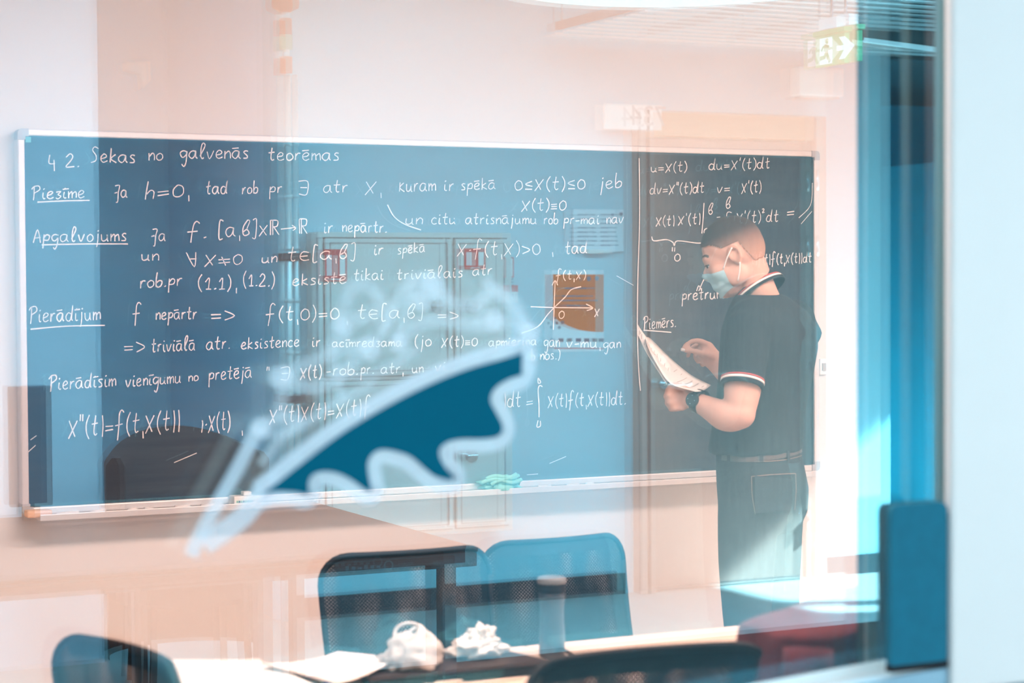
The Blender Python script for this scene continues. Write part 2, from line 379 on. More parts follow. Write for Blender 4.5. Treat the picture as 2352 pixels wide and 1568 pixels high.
# window wall on the right side of the corridor (the sun comes in here)
WX = 9.0; H = 2.75
yA, yB = CY+.02, CY + 1.3
def sy_(y): return y + .35*(WX-5.6)      # floor line y at x=5.6 -> window jamb y
struct(boxes('wall_windows', [((WX, -6.2, H), (WX+.2, 2.7, 3.4)), ((WX, -6.2, 0), (WX+.2, 2.7, .25)),
    ((WX, -6.2, .25), (WX+.2, -3.9, H)), ((WX, sy_(-2.98), .25), (WX+.2, sy_(-2.88), H)), ((WX, sy_(-2.62), .25), (WX+.2, 2.7, H))], M['corrwall']))

# ------------------------------------------------------------------ chalkboard
def bp(px, py, off=0.0): return onY(px, py, BY-.03-off)
TL, TR, BR, BL = bp(43, 296), bp(1880, 346), bp(1880, 1082), bp(46, 1180)
bx0, bx1 = (TL.x+BL.x)/2, (TR.x+BR.x)/2
bz1, bz0 = (TL.z+TR.z)/2, (BL.z+BR.z)/2
cb = thing('chalkboard', ((bx0+bx1)/2, BY, bz0), 'long dark blue-grey chalkboard covered in handwritten mathematics on the classroom wall', 'chalkboard')
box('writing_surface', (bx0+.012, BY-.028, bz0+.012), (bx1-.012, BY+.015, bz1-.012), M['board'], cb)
fwid = .022
box('frame_rail', (bx0+.03, BY-.036, bz1-fwid), (bx1-.03, BY+.018, bz1), M['alu'], cb, .004)
box('frame_rail', (bx0+.03, BY-.036, bz0), (bx1-.03, BY+.018, bz0+fwid), M['alu'], cb, .004)
box('frame_stile', (bx0, BY-.036, bz0+.03), (bx0+fwid, BY+.018, bz1-.03), M['alu'], cb, .004)
box('frame_stile', (bx1-fwid, BY-.036, bz0+.03), (bx1, BY+.018, bz1-.03), M['alu'], cb, .004)
for cx in (bx0, bx1):
    for cz in (bz0, bz1):
        sx = 1 if cx == bx0 else -1; sz = 1 if cz == bz0 else -1
        pts = [(cx, cz+sz*.034), (cx, cz+sz*.012), (cx+sx*.004, cz+sz*.004), (cx+sx*.012, cz), (cx+sx*.034, cz), (cx+sx*.034, cz+sz*.024), (cx+sx*.024, cz+sz*.024), (cx+sx*.024, cz+sz*.034)]
        poly_prism('corner_cap', [(a, BY-.040, b) for a, b in pts], (0, 1, 0), .05, M['alucorner'], cb)
traylen = bx1-.05
box('chalk_tray', (bx0+.04, BY-.10, bz0-.012), (traylen, BY-.03, bz0-.004), M['alu'], cb)
box('tray_lip', (bx0+.04, BY-.104, bz0-.014), (traylen, BY-.098, bz0+.006), M['alu'], cb, .002)
tg = box('corner_tag', (bx0+.026, BY-.03, bz1-.042), (bx0+.043, BY-.0285, bz1-.025), M['glassgreen'], cb); tg['label'] = 'tiny turquoise square sticker'

# --- chalk handwriting -----------------------------------------------------
G = {
'a': [[(3.6,4.6),(2,5),(.6,3.6),(.4,1.4),(1.6,0),(3,1.4),(3.7,4.6),(3.6,1.2),(4.4,0)]],
'b': [[(1.2,10),(.7,5),(.6,0)],[(.7,2.6),(2.2,4.4),(3.6,3.4),(3.2,.8),(1.6,0),(.7,.8)]],
'c': [[(3.4,4.2),(2,5),(.6,3.4),(.6,1.2),(1.8,0),(3.4,.8)]],
'd': [[(3.4,4),(1.8,4.8),(.5,3),(.6,.8),(1.8,0),(3,1.2),(4.4,9.6),(3.6,1.4),(4.4,.1)]],
'e': [[(.6,2.2),(2.6,3),(3.2,4.4),(2,5.2),(.7,3.6),(.6,1.2),(1.8,0),(3.6,1)]],
'f': [[(4.4,9.2),(3.4,10.4),(2.4,8.6),(2,3),(1.4,-3)],[(.4,3.6),(3.8,4.2)]],
'g': [[(3.6,4.4),(2,5),(.6,3.6),(.8,1.4),(2,.8),(3.6,2.6),(3.8,4.8),(3.4,-1.6),(2.2,-5),(1.2,-3.6)]],
'h': [[(1.4,9.6),(.8,4),(.5,0)],[(.7,2.4),(2.2,4.6),(3.2,3.6),(3,0)]],
'i': [[(1,4.6),(.8,1.2),(1.4,0),(2,.6)],[(1.0,6.6),(1.7,7.2)]],
'j': [[(1.8,5),(1.6,0),(1,-4)],[(1.7,6.8),(2.3,7.4)]],
'k': [[(1,9),(.6,0)],[(3.2,5),(.8,2.4),(3.6,0)]],
'K': [[(1,6),(.6,0)],[(3.2,5.6),(.8,2.6),(3.6,0)]],
'l': [[(.6,1.6),(3,8),(2.4,10),(1.4,8),(1,2),(1.6,0),(2.4,.8)]],
'm': [[(.6,4.8),(.6,0)],[(.7,2.6),(1.8,4.6),(2.4,3.4),(2.4,0)],[(2.5,2.8),(3.8,4.6),(4.5,3.2),(4.5,.2)]],
'n': [[(.6,4.8),(.6,0)],[(.7,2.6),(2.2,4.8),(3.2,3.6),(3.2,.1)]],
'o': [[(2,4.8),(.6,3.4),(.7,.8),(2,0),(3.4,1.4),(3.3,3.8),(2,4.8)]],
'p': [[(1,5),(.7,0),(.5,-4.4)],[(.9,2.6),(2.2,5),(3.6,4),(3,1.4),(.9,1.2)]],
'r': [[(.8,4.8),(.6,0)],[(.7,2.4),(1.8,4.6),(3,4.8)]],
's': [[(3,4.6),(1.8,5),(1,3.8),(2.6,2),(2.4,.4),(.6,.2)]],
't': [[(2.2,8.6),(1.5,2),(2,0),(3,.6)],[(.4,5),(3.4,5.4)]],
'u': [[(.6,4.6),(.6,1),(1.8,0),(3.2,1.6),(3.4,4.6),(3.4,.8),(4,0)]],
'v': [[(.4,4.6),(1.6,0),(3.6,5)]],
'x': [[(.6,5.2),(3.6,0)],[(3.8,5.4),(.4,-.4)]],
'X': [[(.8,7.2),(3.4,0)],[(4.6,7),(.4,-.8)]],
'z': [[(.6,4.6),(3.2,4.8),(1.8,2.8),(3.2,1.6),(1.8,-.2),(.6,.4)]],
'B': [[(2.6,8.6),(1,5),(.7,1.4),(1.8,0),(3.2,1.4),(2.4,3.4),(1,2.4)],[(2.6,8.6),(3.6,8),(2.4,4)]],
'S': [[(4.4,8.6),(2.6,9.6),(1.6,7.6),(3.4,4),(3,.8),(.8,-.2)]],
'J': [[(1.4,7.4),(4.4,7.8),(3.4,3),(3,-3),(1.8,-3.4)],[(.8,2.6),(2.6,3.4)]],
'P': [[(1.6,8.6),(1.4,3),(1,-1)],[(.2,7),(1.4,9),(4,9.2),(4.4,6.6),(1.6,4.4)]],
'A': [[(.4,-.6),(2.4,8.6),(4,-.4)],[(1,2.8),(4,3)]],
'R': [[(.8,8),(.8,0)],[(1.6,8),(1.6,0)],[(.8,8),(3.8,7.6),(3.4,4.6),(1.6,4.4)],[(2,4.4),(4.2,0)]],
'0': [[(2.2,6.6),(.7,4.4),(.9,1),(2.4,0),(3.9,2),(3.7,5.4),(2.2,6.6)]],
'1': [[(.8,4.4),(2.4,6.8),(2,0)],[(.9,0),(3.2,.1)]],
'2': [[(.8,5.6),(2.4,7.4),(3.6,6),(2.4,3),(.6,0),(4,.3)]],
'4': [[(1.4,7),(1,2.2),(3.6,2)],[(3.2,4),(3.4,-2.4)]],
'(': [[(2.4,9),(1,5.6),(.9,1.6),(2.2,-1.6)]],
')': [[(.8,9),(2,5.6),(1.9,1.6),(.6,-1.6)]],
'/': [[(1.2,8.6),(1.6,4),(1.2,-1)]],
'[': [[(2.8,8.6),(1.4,8.6),(1,-1),(2.4,-1)]],
']': [[(.6,8.6),(2.2,8.6),(1.8,-1),(.4,-1)]],
',': [[(1,.4),(1.1,-2.8)]],
'.': [[(.7,0),(1.5,.6)]],
'=': [[(.5,3.4),(4,3.6)],[(.4,1.6),(4,1.9)]],
'#': [[(.4,3.4),(4.8,3.6)],[(.4,1.4),(4.8,1.7)],[(1.6,5.4),(3.2,-.6)]],
'≡': [[(.5,4.2),(3.6,4.4)],[(.5,2.6),(3.6,2.8)],[(.4,1),(3.6,1.2)]],
'<': [[(4,6),(.8,4),(4,2.4)],[(.8,.6),(4,.4)]],
'>': [[(.6,5.4),(4.2,3),(.8,.6)]],
'~': [[(.3,3),(6.4,3.4)],[(5,4.8),(6.6,3.4),(5.2,2)]],
'E': [[(4,4.6),(2,5.4),(.8,3.6),(.9,1.4),(2.2,0),(4,.3)],[(.9,2.6),(3.6,2.8)]],
'V': [[(.5,7.6),(2.4,0),(2.7,7.8)],[(1.2,4),(2.7,4.2)]],
'W': [[(.5,7.4),(4,7.4),(3.4,0),(.6,.2)],[(1,3.8),(3.7,3.8)]],
"'": [[(1.2,9.4),(.9,7)]],
'"': [[(.9,9.4),(.7,6.6)],[(1.9,9.4),(1.8,6.6)]],
'|': [[(1,12.5),(1.1,6),(.9,-5)]],
'-': [[(.4,2.6),(2.8,2.9)]],
'*': [[(.6,2.8),(1.4,3.3)]],
'I': [[(3.6,10),(2.6,11.6),(1.6,9),(1.7,0),(1.2,-8)]],
'3': [[(.8,7.4),(1.2,9)],[(1.8,7.2),(2,9)]],
'^': [[(.4,9.4),(1.2,10.2),(1.8,9.2),(.6,7.2),(2.2,7.4)]],
}
MAC = 'āēīū'; BASE = 'aeiu'
def chalk(text, x0, x1, y0, y1, xh, wd=.0037):
    """handwriting from board pixel (x0,y0 baseline) to (x1,y1); xh = x-height in pixels"""
    k = xh/5.0; items = []; cx = 0
    for ch in text:
        if ch == ' ': cx += 3.2; continue
        mac = ch in MAC
        g = G[BASE[MAC.index(ch)] if mac else ch]
        w_ = max(p[0] for s in g for p in s)+.7
        st = [[(p[0]+cx+random.uniform(-.13, .13), p[1]+random.uniform(-.16, .16)) for p in s] for s in g]
        if mac: st.append([(cx+.2, 6.4), (cx+3.4, 6.8)])
        items += st; cx += w_
    sx = (x1-x0)/max(cx-.7, 1)
    bm = bmesh.new(); n = -Y
    for s in items:
        P = []
        for a, b in s:
            t = a/max(cx, 1); px = x0 + a*sx; py = y0 + (y1-y0)*t - b*k
            P.append(bp(px, py, .0022))
        if len(P) > 2: P = catmull(P, 4)
        w0 = wd*random.uniform(.8, 1.1)
        ribbon_bm(bm, P, [w0*(.8+.35*random.random()) for _ in P], n)
    return tag(finish('chalk_writing', bm, M['chalk'], cb, False), kind='stuff')
def cline(pts, wd=.004, sm=4, name='chalk_line'):
    P = [bp(a, b, .0022) for a, b in pts]
    if sm and len(P) > 2: P = catmull(P, sm)
    bm = bmesh.new(); ribbon_bm(bm, P, [wd*(.8+.35*random.random()) for _ in P], -Y)
    return finish(name, bm, M['chalk'], cb, False)
TXT = [
('4 2.',107,182,383,383,20),('Sekas',205,310,372,374,18),('no',340,373,368,368,17),('galvenās',412,570,364,364,18),('teorēmas',615,778,368,368,17),
('Piezīme',72,194,457,454,16),('Ja',260,292,452,454,17),('h=0,',330,434,458,450,21),('tad',472,522,446,444,17),('rob',555,592,446,443,15),('pr',617,648,444,443,15),('W',683,707,446,446,20),('atr',742,798,442,441,16),('X,',836,875,444,444,19),
('Kuram',915,1000,440,438,18),('ir',1018,1042,438,438,16),('spēkā',1057,1138,437,434,15),('0<X(t)<0',1180,1343,437,434,17),('jeb',1375,1428,434,430,17),
('X(t)≡0',1196,1300,484,482,16),('un',930,970,515,515,15),('citu',990,1046,515,514,15),('atrisnājumu',1068,1232,514,514,14),('rob',1248,1281,514,514,13),('pr-mai',1293,1376,514,514,13),('nav',1392,1432,514,512,14),
('Apgalvojums',75,290,556,553,17),('Ja',345,380,552,554,17),('f.',428,474,546,546,18),('[a,B]xR~R',498,706,544,536,21),('ir',742,764,535,534,16),('nepārtr.',785,888,532,534,15),
('un',323,364,598,598,15),('V',424,450,612,612,21),('X#0',468,556,610,606,17),('un',600,636,604,602,14),('tE[a,B]',660,816,600,592,19),('ir',857,880,585,584,15),('spēkā',912,976,584,578,13),('X*f(t,X)>0',1048,1240,586,584,18),(',',1263,1270,580,580,18),('tad',1297,1348,584,580,17),
('rob.pr',320,418,662,655,17),('(1.1)',452,530,664,664,19),(',',538,543,662,662,20),('(1.2.)',556,630,656,658,19),('eksistē',670,795,656,650,15),('tikai',812,880,644,642,15),('triviālais',910,1062,642,636,14),('atr',1085,1130,633,630,14),
('Pierādījum',66,230,740,734,19),('f',303,324,736,736,20),('nepārtr',357,452,734,732,16),('=>',482,538,738,738,22),('f(t,0)=0',608,778,737,732,19),(',',794,798,738,738,17),('tE[a,B]',820,971,732,730,19),('=>',1003,1053,735,735,17),
('=>',283,332,812,810,23),('triviālā',347,448,808,804,17),('atr.',473,528,803,800,17),('eksistence',553,687,802,795,15),('ir',715,736,796,795,14),('acīmredzama',762,923,797,795,12),('(jo',950,990,796,794,16),('X(t)≡0',1012,1096,796,794,14),('apmierina',1122,1232,795,792,12),('gan',1248,1285,796,796,15),('v-mu,',1300,1378,798,798,14),('gan',1385,1425,800,798,13),
('b nos.)',1218,1286,827,824,13),
('Pierādīsim',112,266,896,886,18),('vienīgumu',288,415,889,878,17),('no',432,455,876,874,13),('pretējā',478,578,874,866,17),('"',610,618,872,872,16),('W',641,664,872,870,18),('X(t)',688,738,870,866,17),('-rob.',748,822,862,860,15),('pr.',827,858,860,858,15),('atr,',874,926,858,856,14),('un',945,972,856,855,13),('vi',998,1024,852,850,13),
('X"(t/=f(t,X(t//',155,412,1003,986,26),('|',455,466,986,984,8),('*X(t)',470,528,990,986,24),(',',552,557,990,990,19),('X"(t/X(t/=X(t/f',617,850,972,950,21),('/dt',1155,1196,935,933,20),('=',1207,1224,936,934,19),('X(t/f(t,X(t//dt.',1257,1437,934,928,17),
('f(t,X)',1275,1345,642,640,12),('0',1282,1296,731,731,13),('X',1364,1377,726,726,12),
('u=X(t)',1494,1577,395,393,13),('du=X\'(t)dt',1627,1768,390,386,14),('dv=X"(t)dt',1492,1617,446,442,14),('v=',1646,1676,443,442,14),('X\'(t)',1702,1748,443,440,15),
('X(t/',1505,1548,518,517,13),('X\'(t/',1556,1608,516,513,14),('B',1625,1638,492,492,15),('a',1616,1630,537,537,12),('B',1666,1678,478,478,15),('-',1645,1654,510,510,20),('I',1660,1680,506,504,8),('X\'(t)^dt',1690,1788,512,508,15),('=',1806,1824,500,498,18),
('"',1540,1550,600,600,17),('0',1547,1562,599,599,12),('(t/f(t,X(t//dt',1748,1864,606,602,13),('pretruna',1565,1672,690,684,15),
('Piemērs.',1477,1552,757,750,16),
]
for t in TXT: chalk(*t)
for L in [[(86,464),(150,461),(206,460)],[(96,562),(200,560),(294,560)],[(70,756),(150,749),(241,747)],[(1479,758),(1505,760),(1542,763)],
          [(890,470),(905,497),(930,515),(967,528)],
          [(1198,765),(1235,750),(1258,722),(1276,703),(1298,682),(1312,665),(1335,658)],
          [(1219,704),(1270,706),(1360,707)],[(1346,698),(1362,707),(1348,713)],[(1271,757),(1273,700),(1275,645)],[(1268,655),(1275,644),(1281,655)],
          [(1497,543),(1502,553),(1530,550),(1545,556),(1549,564),(1556,553),(1600,558),(1614,557)],
          [(1617,466),(1615,500),(1612,536)],[(1605,668),(1616,643),(1630,619)],[(1600,668),(1605,656),(1612,668)],
          [(1468,363),(1469,500),(1465,640),(1464,760),(1467,850),(1471,897)],
          [(1246,888),(1240,885),(1236,895),(1238,930),(1238,958)],[(1236,880),(1236,868),(1242,878),(1236,880)],
          [(1236,965),(1233,980),(1241,978),(1241,966)]]:
    cline(L)
for L in [[(70,1010),(84,1000)],[(62,1040),(82,1022)],[(400,1062),(452,1040)],[(1835,500),(1862,470),(1866,420)],[(1840,514),(1865,485)],[(1262,1064),(1300,1048)],[(1210,1090),(1236,1088)],[(1416,633),(1455,655)]]:
    cline(L, .0025, name='chalk_smudge')

# things lying on the tray
tz = bz0-.004
def onTray(px): return onY(px, 1100, BY-.07).x
er = tag(box('foam_eraser', (onTray(58), BY-.092, tz), (onTray(116), BY-.045, tz+.022), M['orangefoam'], bevel=.005), 'orange foam eraser at the left end of the chalk tray', 'eraser')
cs = [(128, 'long white chalk stick beside the orange eraser'), (205, 'white chalk stick on the tray, second from the orange eraser'), (292, 'short chalk stub under the equation on the left'),
      (330, 'chalk stub just right of the short stub on the left tray'), (400, 'white chalk stick on the middle of the left tray'), (460, 'long pale chalk stick left of the small marker box'),
      (1235, 'chalk stick on the tray right of the green cloth'), (1300, 'chalk stick under the integral on the right of the tray'), (1345, 'broken chalk piece near the right end of the tray')]
for px, lb in cs:
    x = onTray(px); ln = .07 if 'long' in lb else (.03 if 'stub' in lb or 'broken' in lb else .05)
    tag(tube('chalk_stick', [(x, BY-.075, tz+.0065), (x+ln*.5, BY-.073, tz+.0065), (x+ln, BY-.07, tz+.0065)], .006, M['chalk'], seg=8), lb, 'chalk', 'chalk on the tray')
pb = thing('marker_box', (onTray(532), BY-.09, tz), 'small white box with a row of dots on the chalk tray', 'box')
x0 = onTray(532); x1 = onTray(584)
box('box_body', (x0, BY-.094, tz), (x1, BY-.04, tz+.032), M['sign_white'], pb, .002)
for i in range(8):
    tag(box('dot', (x0+.008+i*(x1-x0-.02)/8, BY-.0955, tz+.012), (x0+.013+i*(x1-x0-.02)/8, BY-.094, tz+.018), M['blueink'] if i % 2 else M['greenp'], pb))
tag(box('chalk_block', (onTray(556), BY-.085, tz+.0325), (onTray(574), BY-.055, tz+.045), M['sign_white'], bevel=.002), 'small white block lying on top of the dotted box', 'block')
# folded green cloth
def crumple(name, c, r, amp, freq, m, parent=None, sub=4, seed=0, flatbase=True):
    bm = bmesh.new(); bmesh.ops.create_icosphere(bm, subdivisions=sub, radius=1)
    c = Vector(c)
    for v in bm.verts:
        p = v.co.copy()
        n1 = noise.noise(p*freq+Vector((seed, 0, 0))); n2 = abs(noise.noise(p*freq*2.3+Vector((0, seed, 0))))
        s = 1+amp*n1-amp*.8*n2
        q = Vector((p.x*r[0], p.y*r[1], p.z*r[2]))*s
        if flatbase and q.z < -r[2]*.55: q.z = -r[2]*.55
        v.co = c+q
    return finish(name, bm, m, parent)
gc = thing('cleaning_cloth', (onTray(1100), BY-.07, tz), 'folded mint green cleaning cloth lying on the chalk tray', 'cloth')
cxm = (onTray(1095)+onTray(1198))/2
crumple('cloth_bundle', (cxm, BY-.07, tz+.020), (.088, .035, .03), .5, 1.8, M['greencloth'], gc, 4, 3)
for k, (za, zb) in enumerate(((.045, .03), (.056, .045), (.036, .05))):
    tube('cloth_fold', [(cxm-.085+.02*k, BY-.10, tz+za-.01), (cxm-.03, BY-.105, tz+za), (cxm+.03, BY-.104, tz+zb), (cxm+.07-.01*k, BY-.10, tz+zb+.008)], .0065, M['greencloth'], gc, sm=4)
tg2 = thing('wall_switch', (bx1+.02, BY+.02, 1.35), 'small white switch on the wall beside the right board edge', 'switch')
c_ = onY(1886, 842, BY+.018)
box('switch_plate', c_-Vector((.012, .012, .03)), c_+Vector((.018, .002, .03)), M['sign_white'], tg2, .003)
box('switch_rocker', c_-Vector((.004, .018, .014)), c_+Vector((.01, -.012, .014)), M['sign_grey'], tg2)
# ------------------------------------------------------------------ vinyl logo on the pane
SY = GY-.004
def sp(px, py, off=0): return onY(px, py, SY-off)
logo = thing('window_sticker', tuple(sp(900, 1000)), 'large teal wing-shaped vinyl sticker with frosted outline on the glass', 'sticker')
arc = [(603,1133),(640,1105),(700,1058),(770,1005),(840,960),(920,915),(1000,876),(1080,845),(1150,825),(1199,810)]
low = [(1198,861),(1165,872),(1136,892),(1126,918),(1138,945),(1152,972),(1153,990),(1140,1003),(1105,1008),(1065,1008),(1030,1014),(1010,1030),(1010,1050),(1024,1075),(1040,1095),(1034,1102),(1000,1094),(975,1076),(945,1050),(915,1038),(880,1032),(858,1040),(845,1060),(846,1090),(852,1126),(838,1124),(812,1105),(780,1088),(745,1082),(718,1090),(708,1108),(706,1134),(680,1130),(640,1128)]
ap = catmull([sp(*p) for p in arc], 4); lp = catmull([sp(*p) for p in low], 4)
def fill(name, pts, m, parent, off):
    from mathutils.geometry import tessellate_polygon
    tr = tessellate_polygon([pts]); me = bpy.data.meshes.new(name)
    n = len(pts); vs = [tuple(p-Y*off) for p in pts]+[tuple(p-Y*(off-.0006)) for p in pts]
    fs = [tuple(t) for t in tr]+[tuple(i+n for i in t[::-1]) for t in tr]+[(i, (i+1) % n, (i+1) % n+n, i+n) for i in range(n)]
    me.from_pydata(vs, [], fs); return link(name, me, m, parent)
fill('wing_shape', ap+lp, M['teal'], logo, .0016)
def strip(name, pts, wpx, m, off=.0, sm=4, closed=False):
    P = catmull([sp(*p) for p in pts], sm, closed) if sm else [sp(*p) for p in pts]
    if closed: P.append(P[0])
    d = 2.95; wd = [wpx/F_PX*d]*len(P) if not isinstance(wpx, list) else None
    bm = bmesh.new(); ribbon_bm(bm, [p-Y*off for p in P], wd, -Y)
    return finish(name, bm, m, logo, False)
strip('frosted_outline', arc+low, 62, M['frost'], .0008, closed=True)
strip('frosted_stroke', [(606,1128),(560,1185),(500,1230),(470,1250)], 45, M['frost'], .0002)
strip('frosted_stroke', [(596,978),(560,1050),(510,1140),(470,1210),(438,1276)], 30, M['frost'], .0004)
strip('frosted_stroke', [(560,1170),(640,1075),(760,985),(880,910),(1000,850),(1120,805),(1206,770)], 26, M['frostthin'], .0011)
thin = [[(596,978),(640,965),(690,960)],[(640,965),(655,870),(660,845)],[(660,855),(720,830),(780,800),(845,800)],[(655,870),(720,890),(780,860),(820,820)],
        [(770,760),(790,700),(815,655),(850,660),(872,690),(860,720),(800,735),(775,750)],[(875,760),(915,690),(950,640),(985,645),(1000,670),(1040,680)],
        [(905,790),(960,745),(1020,735),(1090,750),(1150,740),(1215,765)],[(1000,690),(1080,700),(1150,670),(1185,700),(1215,765),(1222,830)],
        [(1110,640),(1160,690),(1205,760)],[(700,960),(640,1010),(600,1070)],[(780,860),(860,860),(960,800)],[(600,1000),(680,985),(760,930),(860,880)],
        [(760,770),(770,850),(790,930)],[(845,800),(880,760),(900,700)],[(950,640),(930,720),(905,790)],[(1090,750),(1100,700),(1130,650)]]
for i, s in enumerate(thin): strip('frosted_stroke', s, 30 if i < 9 else 20, M['frostthin'], .0013+.0002*i)
for a, b, r in [(596,982,22),(640,866,24),(845,800,26),(990,655,30),(1215,765,24),(915,790,20),(785,755,22),(1130,735,26),(965,690,22)]:
    fill('frosted_dot', disc_pts(sp(a, b), X, Z, r/F_PX*2.95, 20), M['frostthin'], logo, .006)
# dark teal padded panel on the sill in front of the glass (right)
pa, pb_ = onY(2047, 1160, 2.582), onY(2176, 1534, 2.582)
pp = thing('padded_panel', ((pa.x+pb_.x)/2, 2.57, .985), 'dark teal padded panel standing on the window sill at the right', 'panel')
def rrect(x0, x1, z0, z1, r, n=6, rb=None):
    rb = r if rb is None else rb
    out = []
    for cx, cz, a0, rr in ((x1-r, z1-r, 0, r), (x0+r, z1-r, 90, r), (x0+rb, z0+rb, 180, rb), (x1-rb, z0+rb, 270, rb)):
        for k in range(n+1):
            a = math.radians(a0+90*k/n); out.append((cx+rr*math.cos(a), cz+rr*math.sin(a)))
    return out
poly_prism('panel_cushion', [(a, 2.582, b) for a, b in rrect(pa.x, pb_.x, .982, pa.z, .014, rb=.004)], (0, 1, 0), .014, M['tealpanel'], pp)
box('panel_foot', (pa.x, 2.580, .972), (pb_.x, 2.597, .982), M['black'], pp)

# ------------------------------------------------------------------ corridor things (seen mirrored in the pane)
def vx(px, y): return vr(px, 700, y).x
def vz(py, px, y): return vr(px, py, y).z
# wooden door 734
dx0, dx1 = vx(1490, CY), vx(1852, CY); dz1 = vz(322, 1660, CY)
dr = bpy.data.objects.new('door_1', None); C.objects.link(dr); dr.location = ((dx0+dx1)/2, CY, 0); dr['kind'] = 'structure'; dr['label'] = 'brown wooden corridor door reflected in the glass'
box('door_leaf', (dx0, CY+.002, .01), (dx1, CY+.05, dz1), M['wood'], dr, .004)
fx0, fx1, fz = vx(1452, CY), vx(1880, CY), vz(262, 1660, CY)
boxes('door_frame', [((fx0, CY, 0), (dx0-.006, CY+.075, fz)), ((dx1+.006, CY, 0), (fx1, CY+.075, fz))], M['doorframe'], dr, .004)
box('door_lintel', (dx0-.006, CY, dz1+.008), (dx1+.006, CY+.07, fz), M['woodlight'], dr, .004)
box('frame_groove', (fx0+.045, CY+.075, 0), (fx0+.06, CY+.082, fz), M['gap'], dr)
box('edge_gap', (dx0-.006, CY+.001, 0), (dx0, CY+.052, dz1+.008), M['gap'], dr)
for py in (415, 565, 1195):
    z = vz(py, 1855, CY)
    tube('hinge', [(dx1+.012, CY+.085, z-.055), (dx1+.012, CY+.085, z), (dx1+.012, CY+.085, z+.055)], .011, M['steel'], dr, 12)
hz = vz(880, 1510, CY); hx = dx0+.055
poly_prism('handle_rose', disc_pts((hx, CY+.05, hz), X, Z, .028, 24), (0, 1, 0), .012, M['steel'], dr)
tube('door_handle', [(hx, CY+.06, hz), (hx, CY+.10, hz), (hx+.012, CY+.115, hz), (hx+.05, CY+.115, hz), (hx+.13, CY+.115, hz)], .0115, M['steel'], dr, 12, sm=4)
lz = vz(825, 1495, CY)
poly_prism('lock_rose', disc_pts((hx-.01, CY+.05, lz), X, Z, .025, 24), (0, 1, 0), .014, M['steel'], dr)
# light switch and room sign beside the door
def plate(name, pxs, pys, y, m, parent, th=.004, yoff=0):
    a = vr(pxs[0], pys[0], y); b = vr(pxs[1], pys[1], y)
    return box(name, (a.x, y+yoff, b.z), (b.x, y+yoff+th, a.z), m, parent, .0008)
def text_mesh(name, s, size, loc, m, parent, ry=0, depth=.0008, align='CENTER', face='+y'):
    cu = bpy.data.curves.new(name, 'FONT'); cu.body = s; cu.size = size; cu.extrude = depth; cu.align_x = align; cu.align_y = 'CENTER'
    to = bpy.data.objects.new(name, cu); C.objects.link(to); bpy.context.view_layer.update()
    me = bpy.data.meshes.new_from_object(to); bpy.data.objects.remove(to)
    if face == '+y': R = Matrix(((-1, 0, 0), (0, 0, 1), (0, 1, 0)))     # reads for a viewer looking towards -y
    else: R = Matrix(((0, 0, -1), (-1, 0, 0), (0, 1, 0)))               # faces -x
    me.transform(Matrix.Translation(loc) @ R.to_4x4())
    return link(name, me, m, parent)
rs = thing('room_sign', tuple(vr(1440, 272, CY)), 'white room number sign 734 above the left of the brown door', 'sign')
plate('sign_plate', (1372, 1502), (240, 302), CY, M['sign_white'], rs, .02, .06)
p = vr(1463, 271, CY); text_mesh('sign_number', '734', .145, (p.x+.02, CY+.082, p.z), M['sign_grey'], rs)
# emergency light box
eb = thing('emergency_light', tuple(vr(1862, 190, CY)), 'white box lamp on the wall under the exit sign', 'light box')
a = vr(1812, 155, CY); b = vr(1914, 226, CY)
box('lamp_housing', (a.x, CY, b.z), (b.x, CY+.10, a.z), M['sign_white'], eb, .01)
box('lamp_lens', (a.x+.02, CY+.02, b.z-.012), (b.x-.02, CY+.085, b.z), M['sign_grey'], eb, .003)
# hydrant cabinet with two doors
kx0, kx1 = vx(704, CY), vx(1143, CY); kz1, kz0 = vz(535, 900, CY), vz(1212, 1100, CY); kd = .16
kc = thing('hydrant_cabinet', ((kx0+kx1)/2, CY, kz0), 'pale grey-green metal wall cabinet with two doors and red signs', 'cabinet')
box('cabinet_body', (kx0, CY, kz0), (kx1, CY+kd, kz1), M['cabinet'], kc, .006)
ky = CY+kd
xm = vx(1038, ky)
def cdoor(x0, x1, z0, z1):
    d = box('cabinet_door', (x0, ky+.001, z0), (x1, ky+.022, z1), M['cabinet'], kc, .005)
    bw = .02
    boxes('door_seam', [((x0-.005, ky+.0005, z0-.005), (x1+.005, ky+.004, z1+.005))], M['gap'], d)
    boxes('door_rib', [((x0+bw, ky+.021, z1-bw-.004), (x1-bw, ky+.026, z1-bw)), ((x0+bw, ky+.021, z0+bw), (x1-bw, ky+.026, z0+bw+.004)),
                       ((x0+bw, ky+.021, z0+bw), (x0+bw+.004, ky+.026, z1-bw)), ((x1-bw-.004, ky+.021, z0+bw), (x1-bw, ky+.026, z1-bw))], M['slatdark'], d)
    return d
zmid = vz(868, 880, ky)
d1 = cdoor(kx0+.03, xm-.012, zmid+.012, kz1-.03); d2 = cdoor(kx0+.03, xm-.012, kz0+.03, zmid-.012)
d3 = cdoor(xm+.012, kx1-.03, zmid+.012, kz1-.03); d4 = cdoor(xm+.012, kx1-.03, kz0+.03, zmid-.012)
def knob(px, py, d):
    p_ = vr(px, py, ky)
    poly_prism('turn_latch', disc_pts((p_.x, ky+.022, p_.z), X, Z, .034, 28), (0, 1, 0), .008, M['steel'], d)
    box('latch_bar', (p_.x-.030, ky+.03, p_.z-.006), (p_.x+.030, ky+.042, p_.z+.006), M['steel'], d, .003)
knob(1000, 703, d1); knob(1078, 703, d3); knob(1078, 1045, d4)
